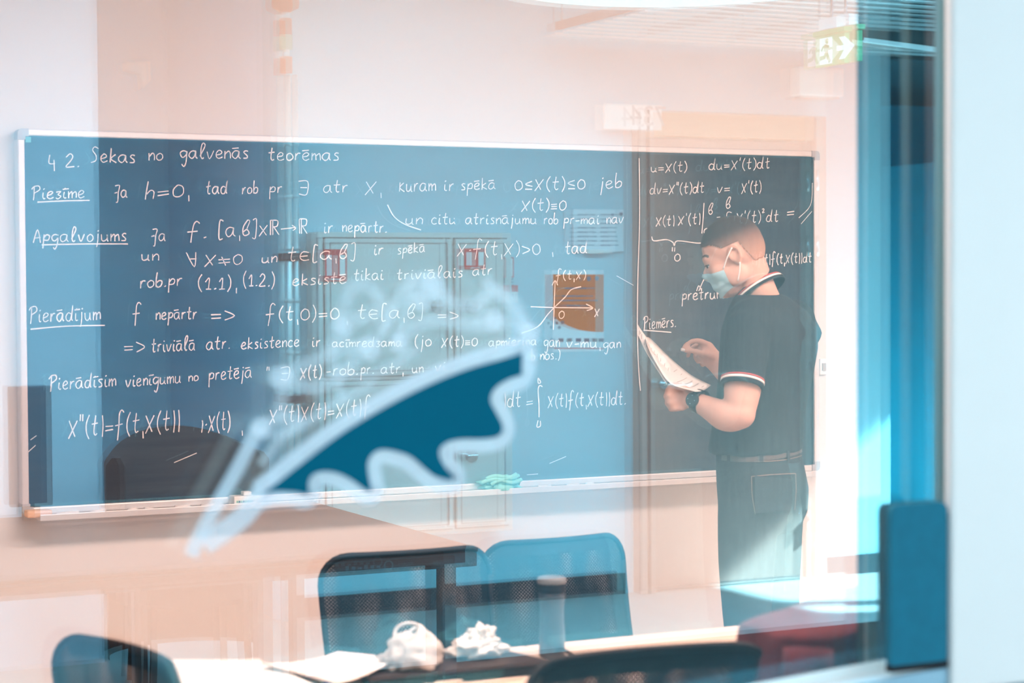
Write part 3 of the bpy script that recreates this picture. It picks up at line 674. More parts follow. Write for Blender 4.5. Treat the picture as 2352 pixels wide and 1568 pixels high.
def redsign(lab, pxs, pys):
    t = thing('fire_sign', tuple(vr(pxs[0], pys[0], ky)), lab, 'sign')
    y0 = ky+.027
    plate('sign_plate', pxs, pys, y0, M['red'], t, .004)
    a = vr(pxs[0], pys[0], y0); b = vr(pxs[1], pys[1], y0); w_ = b.x-a.x; h_ = a.z-b.z
    for s in (0, 1):
        xx0 = a.x+w_*(.08 if s == 0 else .66)
        box('pictogram', (xx0, y0+.004, b.z+h_*.18), (xx0+w_*.24, y0+.0055, a.z-h_*.18), M['sign_white'], t)
    box('pictogram', (a.x+w_*.28, y0+.004, b.z+h_*.04), (a.x+w_*.72, y0+.0055, b.z+h_*.09), M['sign_white'], t)
redsign('red fire sign on the wide left cabinet door', (745, 797), (572, 646)); redsign('red fire sign on the narrow right cabinet door', (1066, 1115), (570, 618))
# small stickers right of the cabinet
ns = thing('prohibition_sign', tuple(vr(1155, 615, CY)), 'small white sign with a red ring right of the metal cabinet', 'sign')
plate('sign_plate', (1148, 1178), (594, 636), CY, M['sign_white'], ns, .003)
p = vr(1161, 614, CY)
bm = bmesh.new(); ribbon_bm(bm, [v for v in disc_pts((p.x, CY+.0045, p.z), X, Z, .024, 24)]+[Vector((p.x+.024, CY+.0045, p.z))], .011, Y); finish('red_ring', bm, M['red'], ns, False)
boxes('red_border', [((vx(1146, CY), CY+.003, p.z-.05), (vx(1180, CY), CY+.0045, p.z-.045)), ((vx(1146, CY), CY+.003, p.z+.045), (vx(1180, CY), CY+.0045, p.z+.05)), ((vx(1178, CY), CY+.003, p.z-.05), (vx(1180, CY), CY+.0045, p.z+.05))], M['red'], ns)
for k in range(3): plate('text_line', (1148, 1180), (640+k*7, 642+k*7), CY, M['ink'], ns, .001)
n2 = thing('alarm_notice', tuple(vr(1170, 675, CY)), 'small notice with a red header below the red ring sign', 'notice')
plate('notice_sheet', (1150, 1189), (656, 695), CY, M['sign_white'], n2, .003)
plate('notice_header', (1150, 1189), (655, 670), CY, M['red'], n2, .001, .0035)
for k in range(3): plate('dot', (1163+k*6, 1166+k*6), (675, 678), CY, M['ink'], n2, .001, .0035)
# white notice sheets
nt_ = thing('notice_board', tuple(vr(1370, 530, CY)), 'white printed notice with pens tray between cabinet and brown door', 'notice')
plate('notice_sheet', (1312, 1428), (480, 578), CY, M['papercool'], nt_, .012, .01)
plate('notice_edge', (1340, 1395), (573, 582), CY, M['paper'], nt_, .03, .022)
for r in range(8):
    for c in range(2):
        if random.random() < .9: plate('text_line', (1322+c*52, 1358+c*52+random.randint(0, 8)), (492+r*10, 494+r*10), CY, M['blueink'], nt_, .0006, .0222)
p = vr(1421, 492, CY); poly_prism('blue_pin', disc_pts((p.x, CY+.022, p.z), X, Z, .009, 14), (0, 1, 0), .006, M['blueink'], nt_)
# orange poster
ps = thing('orange_poster', tuple(vr(1320, 700, CY)), 'orange printed poster with a white wave and logos on the corridor wall', 'poster')
plate('poster_sheet', (1268, 1387), (620, 806), CY, M['papercool'], ps, .002)
def vpoly(name, pts, m, parent, off): return poly_prism(name, [vr(a, b, CY)+Y*off for a, b in pts], (0, 1, 0), .0006, m, parent)
wave = [(1386, 762), (1365, 762), (1330, 757), (1305, 748), (1285, 738), (1270, 726)]
vpoly('orange_field', [(1270, 630), (1386, 630)]+wave, M['orange'], ps, .0024)
for k, (a, b, yy) in enumerate(((1290, 1362, 678), (1286, 1372, 688), (1296, 1366, 660), (1300, 1350, 700))):
    vpoly('text_line', [(a, yy), (b, yy), (b, yy+3.5), (a, yy+3.5)], M['blueink'], ps, .0032)
for a, b, r in ((1352, 640, 6), (1370, 639, 6), (1278, 742, 3.5), (1291, 740, 4.5), (1284, 752, 4), (1274, 730, 3)):
    v = vr(a, b, CY); poly_prism('dot', disc_pts(v+Y*.0032, X, Z, r/F_PX*9.9, 14), (0, 1, 0), .0006, M['blueink'], ps)
vpoly('wood_stripe', [(1270, 706), (1300, 696), (1386, 716), (1386, 722), (1300, 704), (1270, 712)], M['redorange'], ps, .0028)
for a in (1282, 1300, 1322, 1341, 1360, 1374):
    vpoly('logo_mark', [(a, 777), (a+12, 777), (a+12, 785), (a, 785)], M['blueink'] if a % 4 else M['slatdark'], ps, .0028)
vpoly('red_line', [(1272, 799), (1386, 799), (1386, 801), (1272, 801)], M['red'], ps, .0028)
# vertical pipes
pg = thing('pipe_riser', (vx(660, CY), CY+.07, 0), 'pair of shiny vertical pipes with orange valves left of the cabinet', 'pipes')
for px, r in ((664, .016), (682, .014)):
    x = vx(px, CY+.07)
    top = vz(172, px, CY+.07)
    tube('pipe', [(x, CY+.07, .0), (x, CY+.07, 1.2), (x, CY+.07, top)], r, M['pipe'], pg, 16)
    for k in range(7):
        ring = vz(330+k*120, px, CY+.07)
        tube('pipe_coupling', [(x, CY+.07, ring-.01), (x, CY+.07, ring), (x, CY+.07, ring+.01)], r+.004, M['pipe'], pg, 16)
x = vx(662, CY+.07)
for py0, py1, m, r in ((172, 135, 'redorange', .017), (135, 118, 'pipe', .017), (118, 85, 'greenp', .018), (85, 48, 'redorange', .017), (48, 30, 'pipe', .02)):
    tube('valve_section', [(x, CY+.07, vz(py0, 662, CY)), (x, CY+.07, (vz(py0, 662, CY)+vz(py1, 662, CY))/2), (x, CY+.07, vz(py1, 662, CY))], r*1.7 if m != 'pipe' else r, M[m], pg, 16)
zt = vz(14, 660, CY)
tube('valve_body', [(x, CY+.07, zt-.04), (x, CY+.07, zt-.02), (x, CY+.07, zt), (x, CY+.07, zt+.3), (x, CY+.07, 3.3)], [.02, .06, .065, .04, .04], M['redorange'], pg, 20)
for py in (590, 915):
    z = vz(py, 665, CY)
    box('pipe_bracket', (vx(640, CY), CY, z-.018), (vx(700, CY), CY+.095, z+.018), M['baseboard'], pg, .004)
# small wall lamp on the recess wall
wl = thing('wall_lamp', tuple(vr(322, 180, -5.5)), 'small white wall lamp high on the recess wall', 'lamp')
p = vr(322, 165, -5.5)
poly_prism('lamp_shade', [(p.x-.10, -5.5, p.z+.04), (p.x+.03, -5.5, p.z+.05), (p.x+.035, -5.5, p.z-.05), (p.x-.01, -5.5, p.z-.10), (p.x-.02, -5.5, p.z-.02), (p.x-.10, -5.5, p.z)], (0, 1, 0), .09, M['sign_white'], wl)
# exit sign hanging from the ceiling, faces -x
ey = 2*GY-6.94; ex = 4.92
A = onY(1876, 68, 6.94+.2*1.0); 
ez1, ez0 = 2.635, 2.505
es = thing('exit_sign', (ex, ey, ez1), 'green lit exit sign with running figure and arrow hanging from the ceiling', 'sign')
y_l, y_r = ey-.16, ey+.14      # left end in the mirror = smaller real y
box('sign_panel', (ex-.008, y_l, ez0), (ex+.02, y_r, ez1), M['exitgreen'], es, .002)
box('sign_rail', (ex-.016, y_l-.01, ez1), (ex+.028, y_r+.01, ez1+.022), M['exitgreen'], es, .004)['label'] = 'bright green top edge'
box('sign_housing', (ex-.02, y_l+.04, ez1+.022), (ex+.03, y_r-.04, ez1+.07), M['sign_white'], es, .004)
for yy in (y_l+.1, y_r-.1): tube('hanger_rod', [(ex+.005, yy, ez1+.06), (ex+.005, yy, 2.98), (ex+.005, yy, 3.3)], .006, M['steel'], es, 8)
def ep(u, v): return Vector((ex-.0095, y_l+(y_r-y_l)*u, ez0+(ez1-ez0)*v))
def epoly(name, pts, m, off=0): return poly_prism(name, [ep(*q)-X*off for q in pts], (-1, 0, 0), .0008, m, es)
epoly('door_field', [(.12, .06), (.42, .06), (.42, .92), (.12, .92)], M['exitwhite'])
epoly('arrow', [(.53, .42), (.70, .42), (.58, .14), (.72, .14), (.95, .50), (.72, .86), (.58, .86), (.70, .58), (.53, .58)], M['exitwhite'])
def estroke(pts, wv, off=.001):
    P = [ep(*q)-X*off for q in pts]; bm = bmesh.new(); ribbon_bm(bm, P, wv, -X); return finish('running_figure', bm, M['exitgreen'], es, False)
estroke([(.30, .68), (.27, .45)], .034); estroke([(.28, .46), (.24, .30), (.12, .26), (.05, .20)], .018); estroke([(.28, .44), (.32, .28), (.37, .12)], .018)
estroke([(.29, .66), (.35, .54), (.43, .55)], .011); estroke([(.28, .66), (.20, .62), (.16, .50)], .011)
poly_prism('running_figure', disc_pts(ep(.30, .80)-X*.001, Y, Z, .0115, 16), (-1, 0, 0), .0008, M['exitgreen'], es)
# round pendant lamp
dl = thing('disc_lamp', (0, 0, 0), 'large round white disc lamp hanging under the corridor ceiling', 'lamp')
dy = 2*GY-6.0
dc = onY(1530, -38, 6.0); dc = Vector((dc.x, dy, dc.z)); dl.location = dc
poly_prism('lamp_diffuser', disc_pts(dc, X, Y, .60, 56), (0, 0, 1), .012, M['lamp'], dl)
poly_prism('lamp_housing', disc_pts(dc+Z*.012, X, Y, .61, 56), (0, 0, 1), .05, M['lamprim'], dl)
for a_ in (0, 2.1, 4.2): tube('suspension_wire', [dc+Vector((.4*math.cos(a_), .4*math.sin(a_), .06)), dc+Vector((.3*math.cos(a_), .3*math.sin(a_), .4)), Vector((dc.x+.2*math.cos(a_), dc.y+.2*math.sin(a_), 3.3))], .003, M['steel'], dl, 6)
# slatted metal ceiling grille
gx0, gx1, gy0, gy1, gz = 4.45, 8.6, CY+.25, -1.1, 2.80
gr = thing('ceiling_grille', ((gx0+gx1)/2, (gy0+gy1)/2, gz), 'hanging grille of white metal slats below the corridor ceiling', 'grille')
me0 = None; k = 0; yy = gy0
while yy < gy1:
    if me0 is None:
        o = box('slat', (gx0, yy-.024, gz), (gx1, yy+.024, gz+.008), M['slat'], gr, .002); me0 = o.data; base = yy; first = o
    else:
        o = first.copy(); C.objects.link(o); o.matrix_basis = Matrix.Translation((0, yy-base, 0)) @ first.matrix_basis
    yy += .125
for k in range(9):
    xx = gx0+.05+k*.52
    box('cross_rail', (xx-.012, gy0-.05, gz+.032), (xx+.012, gy1+.05, gz+.07), M['slatdark'], gr)
    for yy in (gy0, gy1): tube('hanger_rod', [(xx, yy, gz+.07), (xx, yy, gz+.3), (xx, yy, 3.3)], .004, M['steel'], gr, 6)
# tube light beyond the corner
tl = thing('tube_light', (7.6, -3.5, 2.6), 'thin tube light under the dark soffit beyond the exit sign', 'light')
q0 = vr(1985, 92, -2.2); q1 = vr(2260, 128, -2.2)
tube('light_tube', [q0, (q0+q1)/2, q1], .012, M['lamp'], tl, 12)
box('light_body', (q0.x, -2.26, q1.z+.02), (q1.x, -2.2, q0.z+.06), M['baseboard'], tl, .004)
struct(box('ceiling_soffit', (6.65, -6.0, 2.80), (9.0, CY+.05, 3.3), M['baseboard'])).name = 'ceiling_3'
# teal cupboard in the recess beyond the corner
cu_x0, cu_x1 = vx(2146, -4.6), 8.9
cu = thing('tall_cupboard', (cu_x0+.5, -4.9, 0), 'tall blue-grey cupboard in the teal recess beyond the corner', 'cupboard')
cz1 = vz(372, 2146, -4.6)
M['cupteal'] = mat('cupboard_teal', (.10, .56, .66), .5, var=.05)
box('cupboard_body', (cu_x0, -5.2, 0), (cu_x1, -4.6, cz1), M['cupteal'], cu, .006)
cw_ = (cu_x1-cu_x0-.04)/2
for k in range(2): box('cupboard_door', (cu_x0+.02+k*cw_, -4.6, .06), (cu_x0+.01+(k+1)*cw_, -4.58, cz1-.03), M['cupteal'], cu, .004)
# dark desk, chairs and bench
dk = thing('reception_desk', (1.4, -1.35, 0), 'large dark brown desk reflected at the lower left of the glass', 'desk')
box('desk_top', (-.6, -2.13, .735), (2.69, -.57, .75), M['darkwood'], dk, .004)
boxes('desk_apron', [((-.58, -.60, .688), (2.69, -.58, .735)), ((2.63, -2.1, .688), (2.69, -.58, .735))], M['benchblue'], dk, .003)['label'] = 'teal edged apron below the desk top'
box('drawer_front', (-.55, -.581, .696), (2.61, -.575, .728), M['darkwood'], dk, .001)
bm = bmesh.new(); ce = Vector((2.38, -.5735, .712)); ring_ = disc_pts(ce, X, Z, .014, 20); ribbon_bm(bm, ring_+[ring_[0]], .005, Y); finish('round_emblem', bm, M['benchblue'], dk, False)
for k in range(6): box('emblem_stroke', (2.34-.021*k, -.5745, .706), (2.352-.021*k, -.5735, .713+.003*(k % 3)), M['benchblue'], dk)
for lx in (-.5, 1.96, 2.58):
    for ly in (-2.08, -.66): box('desk_leg', (lx, ly, 0), (lx+.05, ly+.05, .735), M['benchblue'], dk, .003)
sh = thing('paper_sheet', tuple(vr(80, 1236, -1.2)), 'white paper strip on the dark desk at the far left', 'paper')
box('sheet', (.62, -1.62, .7505), (.72, -.95, .753), M['paper'], sh)
def tubchair(cx, y, z1, w_, label):
    t = thing('lounge_chair', (cx, y, 0), label, 'chair')
    bm = bmesh.new(); n = 20; rings = []
    for j, z in enumerate((.32, .6, .85, z1-.03, z1)):
        for s in (0, 1):
            pass
    outer = []; inner = []
    for k in range(n+1):
        a_ = math.pi*k/n; ca, sa = math.cos(a_), math.sin(a_)
        zt = z1-.10*(abs(ca)**2.2)
        for lst, r, z in ((outer, 1, .12), (outer, 1.02, zt-.03), (outer, .95, zt), (inner, .84, zt), (inner, .78, zt-.04), (inner, .78, .35)):
            lst.append(bm.verts.new((cx+ca*w_/2*r, y-sa*w_*.42*r, z)))
    for k in range(n):
        o_, i_ = k*3, k*3
        for j in (0, 1):
            bm.faces.new((outer[o_+j], outer[o_+3+j], outer[o_+4+j], outer[o_+1+j]))
            bm.faces.new((inner[i_+j], inner[i_+3+j], inner[i_+4+j], inner[i_+1+j]))
        bm.faces.new((outer[o_+2], outer[o_+5], inner[i_+3], inner[i_]))
    finish('backrest', bm, M['dark'], t)
    poly_prism('seat', disc_pts((cx, y-.02, .34), X, Y, w_*.44, 24, ry=w_*.40), (0, 0, 1), .12, M['dark'], t)
    for sx in (-1, 1):
        for s2 in (-1, 1): tube('leg', [(cx+sx*w_*.3, y-.02+s2*w_*.25, 0), (cx+sx*w_*.29, y-.02+s2*w_*.24, .15), (cx+sx*w_*.28, y-.02+s2*w_*.22, .34)], .015, M['black'], t, 8)
pc = vr(425, 985, -2.55)
tubchair(pc.x, -2.5, pc.z, .66, 'dark round-backed chair behind the brown desk, left of the pipes')
pm = vr(80, 888, -2.6)
mo = thing('dark_monitor', (pm.x, -2.0, .75), 'dark grey screen standing on the desk at the far left', 'screen')
a = vr(20, 888, -2.0); b = vr(122, 1140, -2.0)
M['screen'] = mat('screen_dark', (.06, .10, .14), .3, var=.05)
box('screen_panel', (a.x, -2.03, .80), (b.x, -2.0, a.z), M['screen'], mo, .006)
box('screen_stand', ((a.x+b.x)/2-.03, -2.03, .75), ((a.x+b.x)/2+.03, -2.0, .80), M['black'], mo)
# ------------------------------------------------------------------ classroom furniture
TY0, TY1, TZ = 3.42, 4.20, .74
def table(x0, x1, y1, label):
    t = thing('conference_table', ((x0+x1)/2, (TY0+y1)/2, .012), label, 'table')
    box('tabletop', (x0, TY0, TZ-.03), (x1, y1, TZ), M['laminate'], t, .003)
    for sx in (x0+.06, x1-.11):
        for sy in (TY0+.06, y1-.11): box('leg', (sx, sy, .012), (sx+.05, sy+.05, TZ-.03), M['alu'], t, .003)
    return t
table(2.08, 3.75, TY1, 'pale peach laminate table top under the white cables')
table(1.10, 2.078, TY1, 'pale laminate table under the papers on the left')

def office_chair(loc, rz, label, lean=.25, rot_back=0, ht=.89, w_=.47):
    t = thing('mesh_chair', (loc[0], loc[1], .012), label, 'chair', 'black mesh office chairs')
    # built at the origin: chair faces -y, backrest at y = 0
    def surf(u, v):     # u -1..1, v 0..1 on the curved backrest
        x = u*w_/2*(1-.06*(1-v)); z = .44+(ht-.012-.44)*v
        y = lean*(z-.44) - .045*(1-u*u) + .02*math.sin(v*3) - .0
        return Vector((x, -(-y) , z))
    rr = .075
    H_ = ht-.012-.44
    out = []
    for a_, b_ in rrect(-w_/2, w_/2, 0, H_, rr, 6):
        out.append((a_/(w_/2), b_/H_))
    dense = []
    for i in range(len(out)):
        a_, b_ = out[i], out[(i+1) % len(out)]; n = max(1, int(math.hypot(a_[0]-b_[0], a_[1]-b_[1])/.12))
        for k in range(n): dense.append((a_[0]+(b_[0]-a_[0])*k/n, a_[1]+(b_[1]-a_[1])*k/n))
    P = [surf(*q) for q in dense]; P.append(P[0])
    bm = bmesh.new(); tube_bm(bm, P, .008, 8); back = finish('back_frame', bm, M['black'], None)
    bm = bmesh.new(); nu, nv = 24, 20; grid = []
    for j in range(nv+1):
        row = []
        for i in range(nu+1):
            u = -1+2*i/nu; v = j/nv
            # pull the corners in so that the panel follows the rounded frame
            xx, zz = u*w_/2, v*H_
            for cx, cz in ((w_/2-rr, H_-rr), (-w_/2+rr, H_-rr), (w_/2-rr, rr), (-w_/2+rr, rr)):
                if (xx-cx)*cx > 0 and (zz-cz)*(cz-H_/2) > 0:
                    dx_, dz_ = xx-cx, zz-cz; m_ = max(abs(dx_), abs(dz_)); L_ = math.hypot(dx_, dz_)
                    if L_ > 1e-6: s_ = m_/L_; xx, zz = cx+dx_*s_, cz+dz_*s_
            row.append(bm.verts.new(surf(xx/(w_/2), zz/H_)))
        grid.append(row)
    for j in range(nv):
        for i in range(nu): bm.faces.new((grid[j][i], grid[j][i+1], grid[j+1][i+1], grid[j+1][i]))
    wv = finish('back_mesh', bm, M['weave'], None)
    bm = bmesh.new(); ribbon_bm(bm, [surf(-.84+1.68*k/12, .955)-Y*.002 for k in range(13)], .035, Vector((0, -1, .1)))
    cap = finish('top_band', bm, M['dark'], None)
    sp_ = tube('back_spine', [surf(0, .45)+Y*.03, surf(0, .2)+Y*.05, Vector((0, .04, .40)), Vector((0, -.12, .36))], [.02, .024, .026, .03], M['black'], None, 10)
    lum = tube('lumbar_bar', [surf(-.95, .35)+Y*.02, surf(-.4, .36)+Y*.03, surf(.4, .36)+Y*.03, surf(.95, .35)+Y*.02], .012, M['black'], None, 8, sm=4)
    bm = bmesh.new()
    for k, (z, s) in enumerate(((.38, .86), (.40, 1), (.44, 1), (.46, .92))): pass
    ring = rrect(-.24, .24, -.47, -.02, .09)
    seat = poly_prism('seat', [(a_, b_, .40) for a_, b_ in ring], (0, 0, 1), .06, M['dark'], None)
    post = tube('gas_column', [(0, -.24, .12), (0, -.24, .25), (0, -.24, .40)], [.03, .025, .02], M['black'], None, 12)
    parts = [back, wv, cap, sp_, lum, seat, post]
    for k in range(5):
        a_ = 2*math.pi*k/5+.3; e = Vector((.28*math.cos(a_), -.24+.28*math.sin(a_), .085))
        parts.append(tube('base_spoke', [(0, -.24, .125), Vector((0, -.24, .12)).lerp(e, .5), e], [.024, .02, .014], M['black'], None, 8))
        n_ = Vector((-math.sin(a_), math.cos(a_), 0))
        parts.append(poly_prism('caster', disc_pts(e+Vector((0, 0, -.055))-n_*.012, Vector((math.cos(a_), math.sin(a_), 0)), Z, .03, 14), n_, .024, M['black'], None))
    t.rotation_euler = (0, 0, rz)
    for p_ in parts: p_.parent = t
    return t
def at_y(px, py, y): return onY(px, py, y)
ctr = onY(946, 1270, 4.72); office_chair((ctr.x, 4.66), math.radians(-2), 'black mesh chair behind the crumpled tissues, left of the tumbler', ht=ctr.z, w_=.475)
ctr = onY(1285, 1238, 4.86); office_chair((ctr.x, 4.78), math.radians(3), 'black mesh chair behind the dark tumbler, nearest the standing man', ht=ctr.z, w_=.455)
ctr = onY(1480, 1500, 3.08); office_chair((ctr.x, 3.10), math.radians(176), 'black mesh chair in the foreground at the bottom right, back to the glass', ht=ctr.z+.005, w_=.50, lean=.12)
office_chair((1.06, 3.737), math.radians(104), 'black mesh chair at the bottom left, end of the table', ht=.905, w_=.49, lean=.22)

# chair with the maroon jacket
jc = onY(1925, 1392, 2.98)
def jacket():
    t = thing('draped_jacket', (jc.x, 3.05, .5), 'maroon jacket draped over a chair back at the lower right', 'jacket')
    bm = bmesh.new(); nu, nv = 60, 36; rows = []
    wj = .34
    for j in range(nv+1):
        v = j/nv; row = []
        for i in range(nu):
            a_ = 2*math.pi*i/nu
            if v < .25: s = math.sin(v/.25*math.pi/2); zz = jc.z-.035*(1-math.cos(v/.25*math.pi/2))
            else: s = 1+.12*(v-.25); zz = jc.z-.035-(v-.25)*.62
            ca, sa = math.cos(a_), math.sin(a_)
            e = .55
            xx = wj/2*s*math.copysign(abs(ca)**e, ca)*(1+.06*v); yy = .11*s*math.copysign(abs(sa)**e, sa)
            fold = .014*math.sin(a_*9+2.5*math.sin(v*4))*max(0, v-.15)+.010*math.sin(a_*17+v*5)*max(0, v-.2)
            nz = .012*noise.noise(Vector((ca*3, sa*3, v*6)))
            rad = Vector((ca, sa, 0))
            row.append(bm.verts.new(Vector((jc.x+.04+xx-.03*(v*v), 3.05+yy, zz+.02*math.sin(xx*14)))+rad*(fold+nz)))
        rows.append(row)
    for j in range(nv):
        for i in range(nu): bm.faces.new((rows[j][i], rows[j][(i+1) % nu], rows[j+1][(i+1) % nu], rows[j+1][i]))
    bm.faces.new(rows[0][::-1])
    finish('jacket_body', bm, M['maroon'], t)
    tube('sleeve', [(jc.x-.10, 2.93, jc.z-.06), (jc.x-.125, 2.90, jc.z-.25), (jc.x-.12, 2.89, jc.z-.5)], [.045, .04, .035], M['maroon'], t, 12, sm=4)
jacket()
ch = thing('plain_chair', (jc.x+.03, 3.05, .012), 'dark chair hidden under the maroon jacket', 'chair')
box('backrest', (jc.x-.12, 3.03, .5), (jc.x+.17, 3.06, jc.z-.05), M['dark'], ch, .01)
box('seat', (jc.x-.08, 3.06, .43), (jc.x+.26, 3.40, .48), M['dark'], ch, .01)
for sx in (-.06, .23):
    for sy in (3.05, 3.37): tube('leg', [(jc.x+sx, sy, .012), (jc.x+sx, sy, .2), (jc.x+sx, sy, .5 if sy < 3.1 else .43)], .011, M['black'], ch, 8)

# things on the table
def tp(px, py, z=TZ): return onZ(px, py, z)
lt = thing('closed_laptop', tuple(tp(1080, 1520, TZ)), 'dark closed laptop under the white bag and tissues', 'laptop')
zl = TZ+.03
cor = [tp(1128, 1487, zl), tp(1290, 1522, zl), tp(860, 1562, zl), tp(870, 1500, zl)]
cor = [tp(1135, 1486, zl), tp(1262, 1516, zl), tp(850, 1556, zl), tp(800, 1508, zl)]
poly_prism('laptop_lid', [Vector((c.x, c.y, zl-.008)) for c in cor], (0, 0, 1), .008, M['laptop'], lt)
cc = sum(cor, Vector())/4
poly_prism('laptop_base', [Vector((c.x+(cc.x-c.x)*.015, c.y+(cc.y-c.y)*.015, TZ+.002)) for c in cor], (0, 0, 1), .018, M['black'], lt)
def sheet(label, cs, z, curl, seed, cat='paper', lines=True, name='paper_sheet'):
    t = thing(name, tuple(sum((Vector(c) for c in cs), Vector())/4), label, cat)
    bm = bmesh.new(); n = 10; rows = []
    for j in range(n+1):
        for i in range(n+1):
            u, v = i/n, j/n
            p_ = (cs[0]*(1-u)+cs[1]*u)*(1-v)+(cs[3]*(1-u)+cs[2]*u)*v
            rows.append(bm.verts.new(p_+Z*(curl*(abs(u-.5)*2)**2.5+.004*math.sin(seed+u*3+v*2))))
    for j in range(n):
        for i in range(n): bm.faces.new((rows[j*(n+1)+i], rows[j*(n+1)+i+1], rows[(j+1)*(n+1)+i+1], rows[(j+1)*(n+1)+i]))
    r = bmesh.ops.extrude_face_region(bm, geom=bm.faces[:])
    for g in r['geom']:
        if isinstance(g, bmesh.types.BMVert): g.co -= Z*.004
    finish('sheet', bm, M['paper'], t)
    if lines:
        bm = bmesh.new()
        for k in range(8):
            v = .12+.1*k; Pl = []
            for i in range(9):
                u = .12+(.7+.1*math.sin(k*3))*i/8
                p_ = (cs[0]*(1-u)+cs[1]*u)*(1-v)+(cs[3]*(1-u)+cs[2]*u)*v
                Pl.append(p_+Z*(curl*(abs(u-.5)*2)**2.5+.004*math.sin(seed+u*3+v*2)+.001))
            ribbon_bm(bm, Pl, .002, Z)
        finish('print_lines', bm, M['cable_w'], t, False)
    return t
z1 = TZ+.04
sheet('white paper sheet on the left of the table', [tp(368, 1520, z1), tp(590, 1512, z1), tp(760, 1590, z1), tp(430, 1600, z1)], z1, .004, 1)
bk = thing('notebook_stack', tuple(tp(500, 1560, TZ)), 'low stack of notebooks under the white papers', 'notebooks')
bk_c = [tp(395, 1532, z1-.014), tp(700, 1530, z1-.014), tp(860, 1600, z1-.014), tp(440, 1610, z1-.014)]
poly_prism('notebook', [Vector((c.x, c.y, TZ+.001)) for c in bk_c], (0, 0, 1), .02, M['paper'], bk)
sheet('white curled sheet leaning on the dark laptop', [tp(600, 1530, z1+.004), tp(775, 1498, z1+.006), tp(912, 1520, z1+.002), tp(770, 1568, z1+.002)], z1, .006, 2.4)
# crumpled bag with handle loop
bg_ = thing('plastic_bag', tuple(tp(955, 1535, zl)), 'crumpled translucent white bag with a handle loop on the laptop', 'bag')
pb1 = atd(945, 1505, 4.46)
crumple('bag_body', tp(965, 1540, zl)+Vector((0, .03, .028)), (.062, .045, .05), .42, 2.0, M['bagfilm'], bg_, 4, 5)
crumple('bag_tail', tp(925, 1535, zl)+Vector((0, .01, .014)), (.055, .04, .028), .6, 2.4, M['bagfilm'], bg_, 4, 9)
apx = atd(962, 1432, 4.46)
bm = bmesh.new()
top = bm.verts.new(apx); fan = []
base = [(925, 1500), (940, 1530), (975, 1535), (1010, 1525), (1036, 1508), (1015, 1480), (990, 1450)]
for i, (a, b) in enumerate(base): fan.append(bm.verts.new(atd(a, b, 4.46+(-.05 if 0 < i < 4 else .03))))
for i in range(len(fan)): bm.faces.new((top, fan[i], fan[(i+1) % len(fan)]))
bmesh.ops.subdivide_edges(bm, edges=bm.edges[:], cuts=3, use_grid_fill=True)
for v in bm.verts: v.co += Vector((noise.noise(v.co*40), noise.noise(v.co*37+X), noise.noise(v.co*35+Y)))*.006
finish('bag_peak', bm, M['plasticbag'], bg_)
lp_ = [(958, 1434), (935, 1431), (912, 1442), (906, 1462), (912, 1474), (925, 1465), (945, 1448), (960, 1436)]
tube('bag_handle', [atd(a, b, 4.45+.01*math.sin(i)) for i, (a, b) in enumerate(lp_)], .0045, M['plasticbag'], bg_, 8, sm=4)
ts = thing('crumpled_tissue', tuple(tp(1090, 1515, zl)), 'crumpled white paper tissue on the laptop right of the bag', 'tissue')
c0 = tp(1098, 1510, zl)
crumple('tissue_lump', c0+Vector((0, .01, .02)), (.066, .035, .032), .7, 2.6, M['tissue'], ts, 4, 12)
crumple('tissue_peak', c0+Vector((.014, .01, .045)), (.030, .02, .026), .8, 2.2, M['tissue'], ts, 4, 17, flatbase=False)
# tumbler
mb = tp(1268, 1508); mg = thing('travel_tumbler', tuple(mb), 'tall dark travel tumbler with a pale lid on the table', 'tumbler')
def lathe(name, c, prof, m, parent, seg=32):
    bm = bmesh.new(); rings = []
    for r, z in prof: rings.append([bm.verts.new(c+Vector((r*math.cos(2*math.pi*k/seg), r*math.sin(2*math.pi*k/seg), z))) for k in range(seg)])
    for i in range(len(rings)-1):
        for k in range(seg): bm.faces.new((rings[i][k], rings[i][(k+1) % seg], rings[i+1][(k+1) % seg], rings[i+1][k]))
    bm.faces.new(rings[0][::-1]); bm.faces.new(rings[-1]); return finish(name, bm, m, parent)
lathe('tumbler_body', mb, [(.027, 0), (.030, .004), (.030, .05), (.028, .085), (.028, .12), (.030, .135), (.031, .15)], M['mug'], mg)
lathe('tumbler_collar', mb, [(.032, .150), (.0325, .152), (.0325, .168), (.031, .170)], M['black'], mg)
lathe('tumbler_lid', mb, [(.033, .170), (.034, .173), (.034, .181), (.031, .184), (.012, .185)], M['muglid'], mg)
# cables
def cable(label, pts, r, m, grp=None):
    o = tube('cable', [tp(a, b, TZ+r+.001+h) for a, b, h in pts], r, M[m], None, 8, sm=5); tag(o, label, 'cable', grp); return o
cable('black cable loop standing just right of the tumbler', [(1290, 1490, .0), (1310, 1500, .03), (1332, 1512, .012), (1322, 1520, 0), (1295, 1508, 0)], .004, 'cable_b')
cable('thick pale cable curving behind the foreground chair', [(1240, 1520, 0), (1330, 1530, 0), (1400, 1505, .012), (1450, 1515, .004), (1480, 1540, 0)], .0045, 'cable_w')
cable('pale cable arching highest right of the black loop', [(1300, 1540, 0), (1380, 1512, .012), (1440, 1500, .012), (1475, 1520, 0), (1500, 1545, 0)], .004, 'cable_w')
cable('thin pale cable crossing under the arched one', [(1250, 1530, 0), (1350, 1518, 0), (1430, 1528, 0), (1560, 1540, 0)], .003, 'cable_w')
cable('black cable over the top of the foreground chair', [(1480, 1540, 0), (1520, 1515, .012), (1570, 1510, .01), (1640, 1525, 0), (1660, 1545, 0)], .0035, 'cable_b')
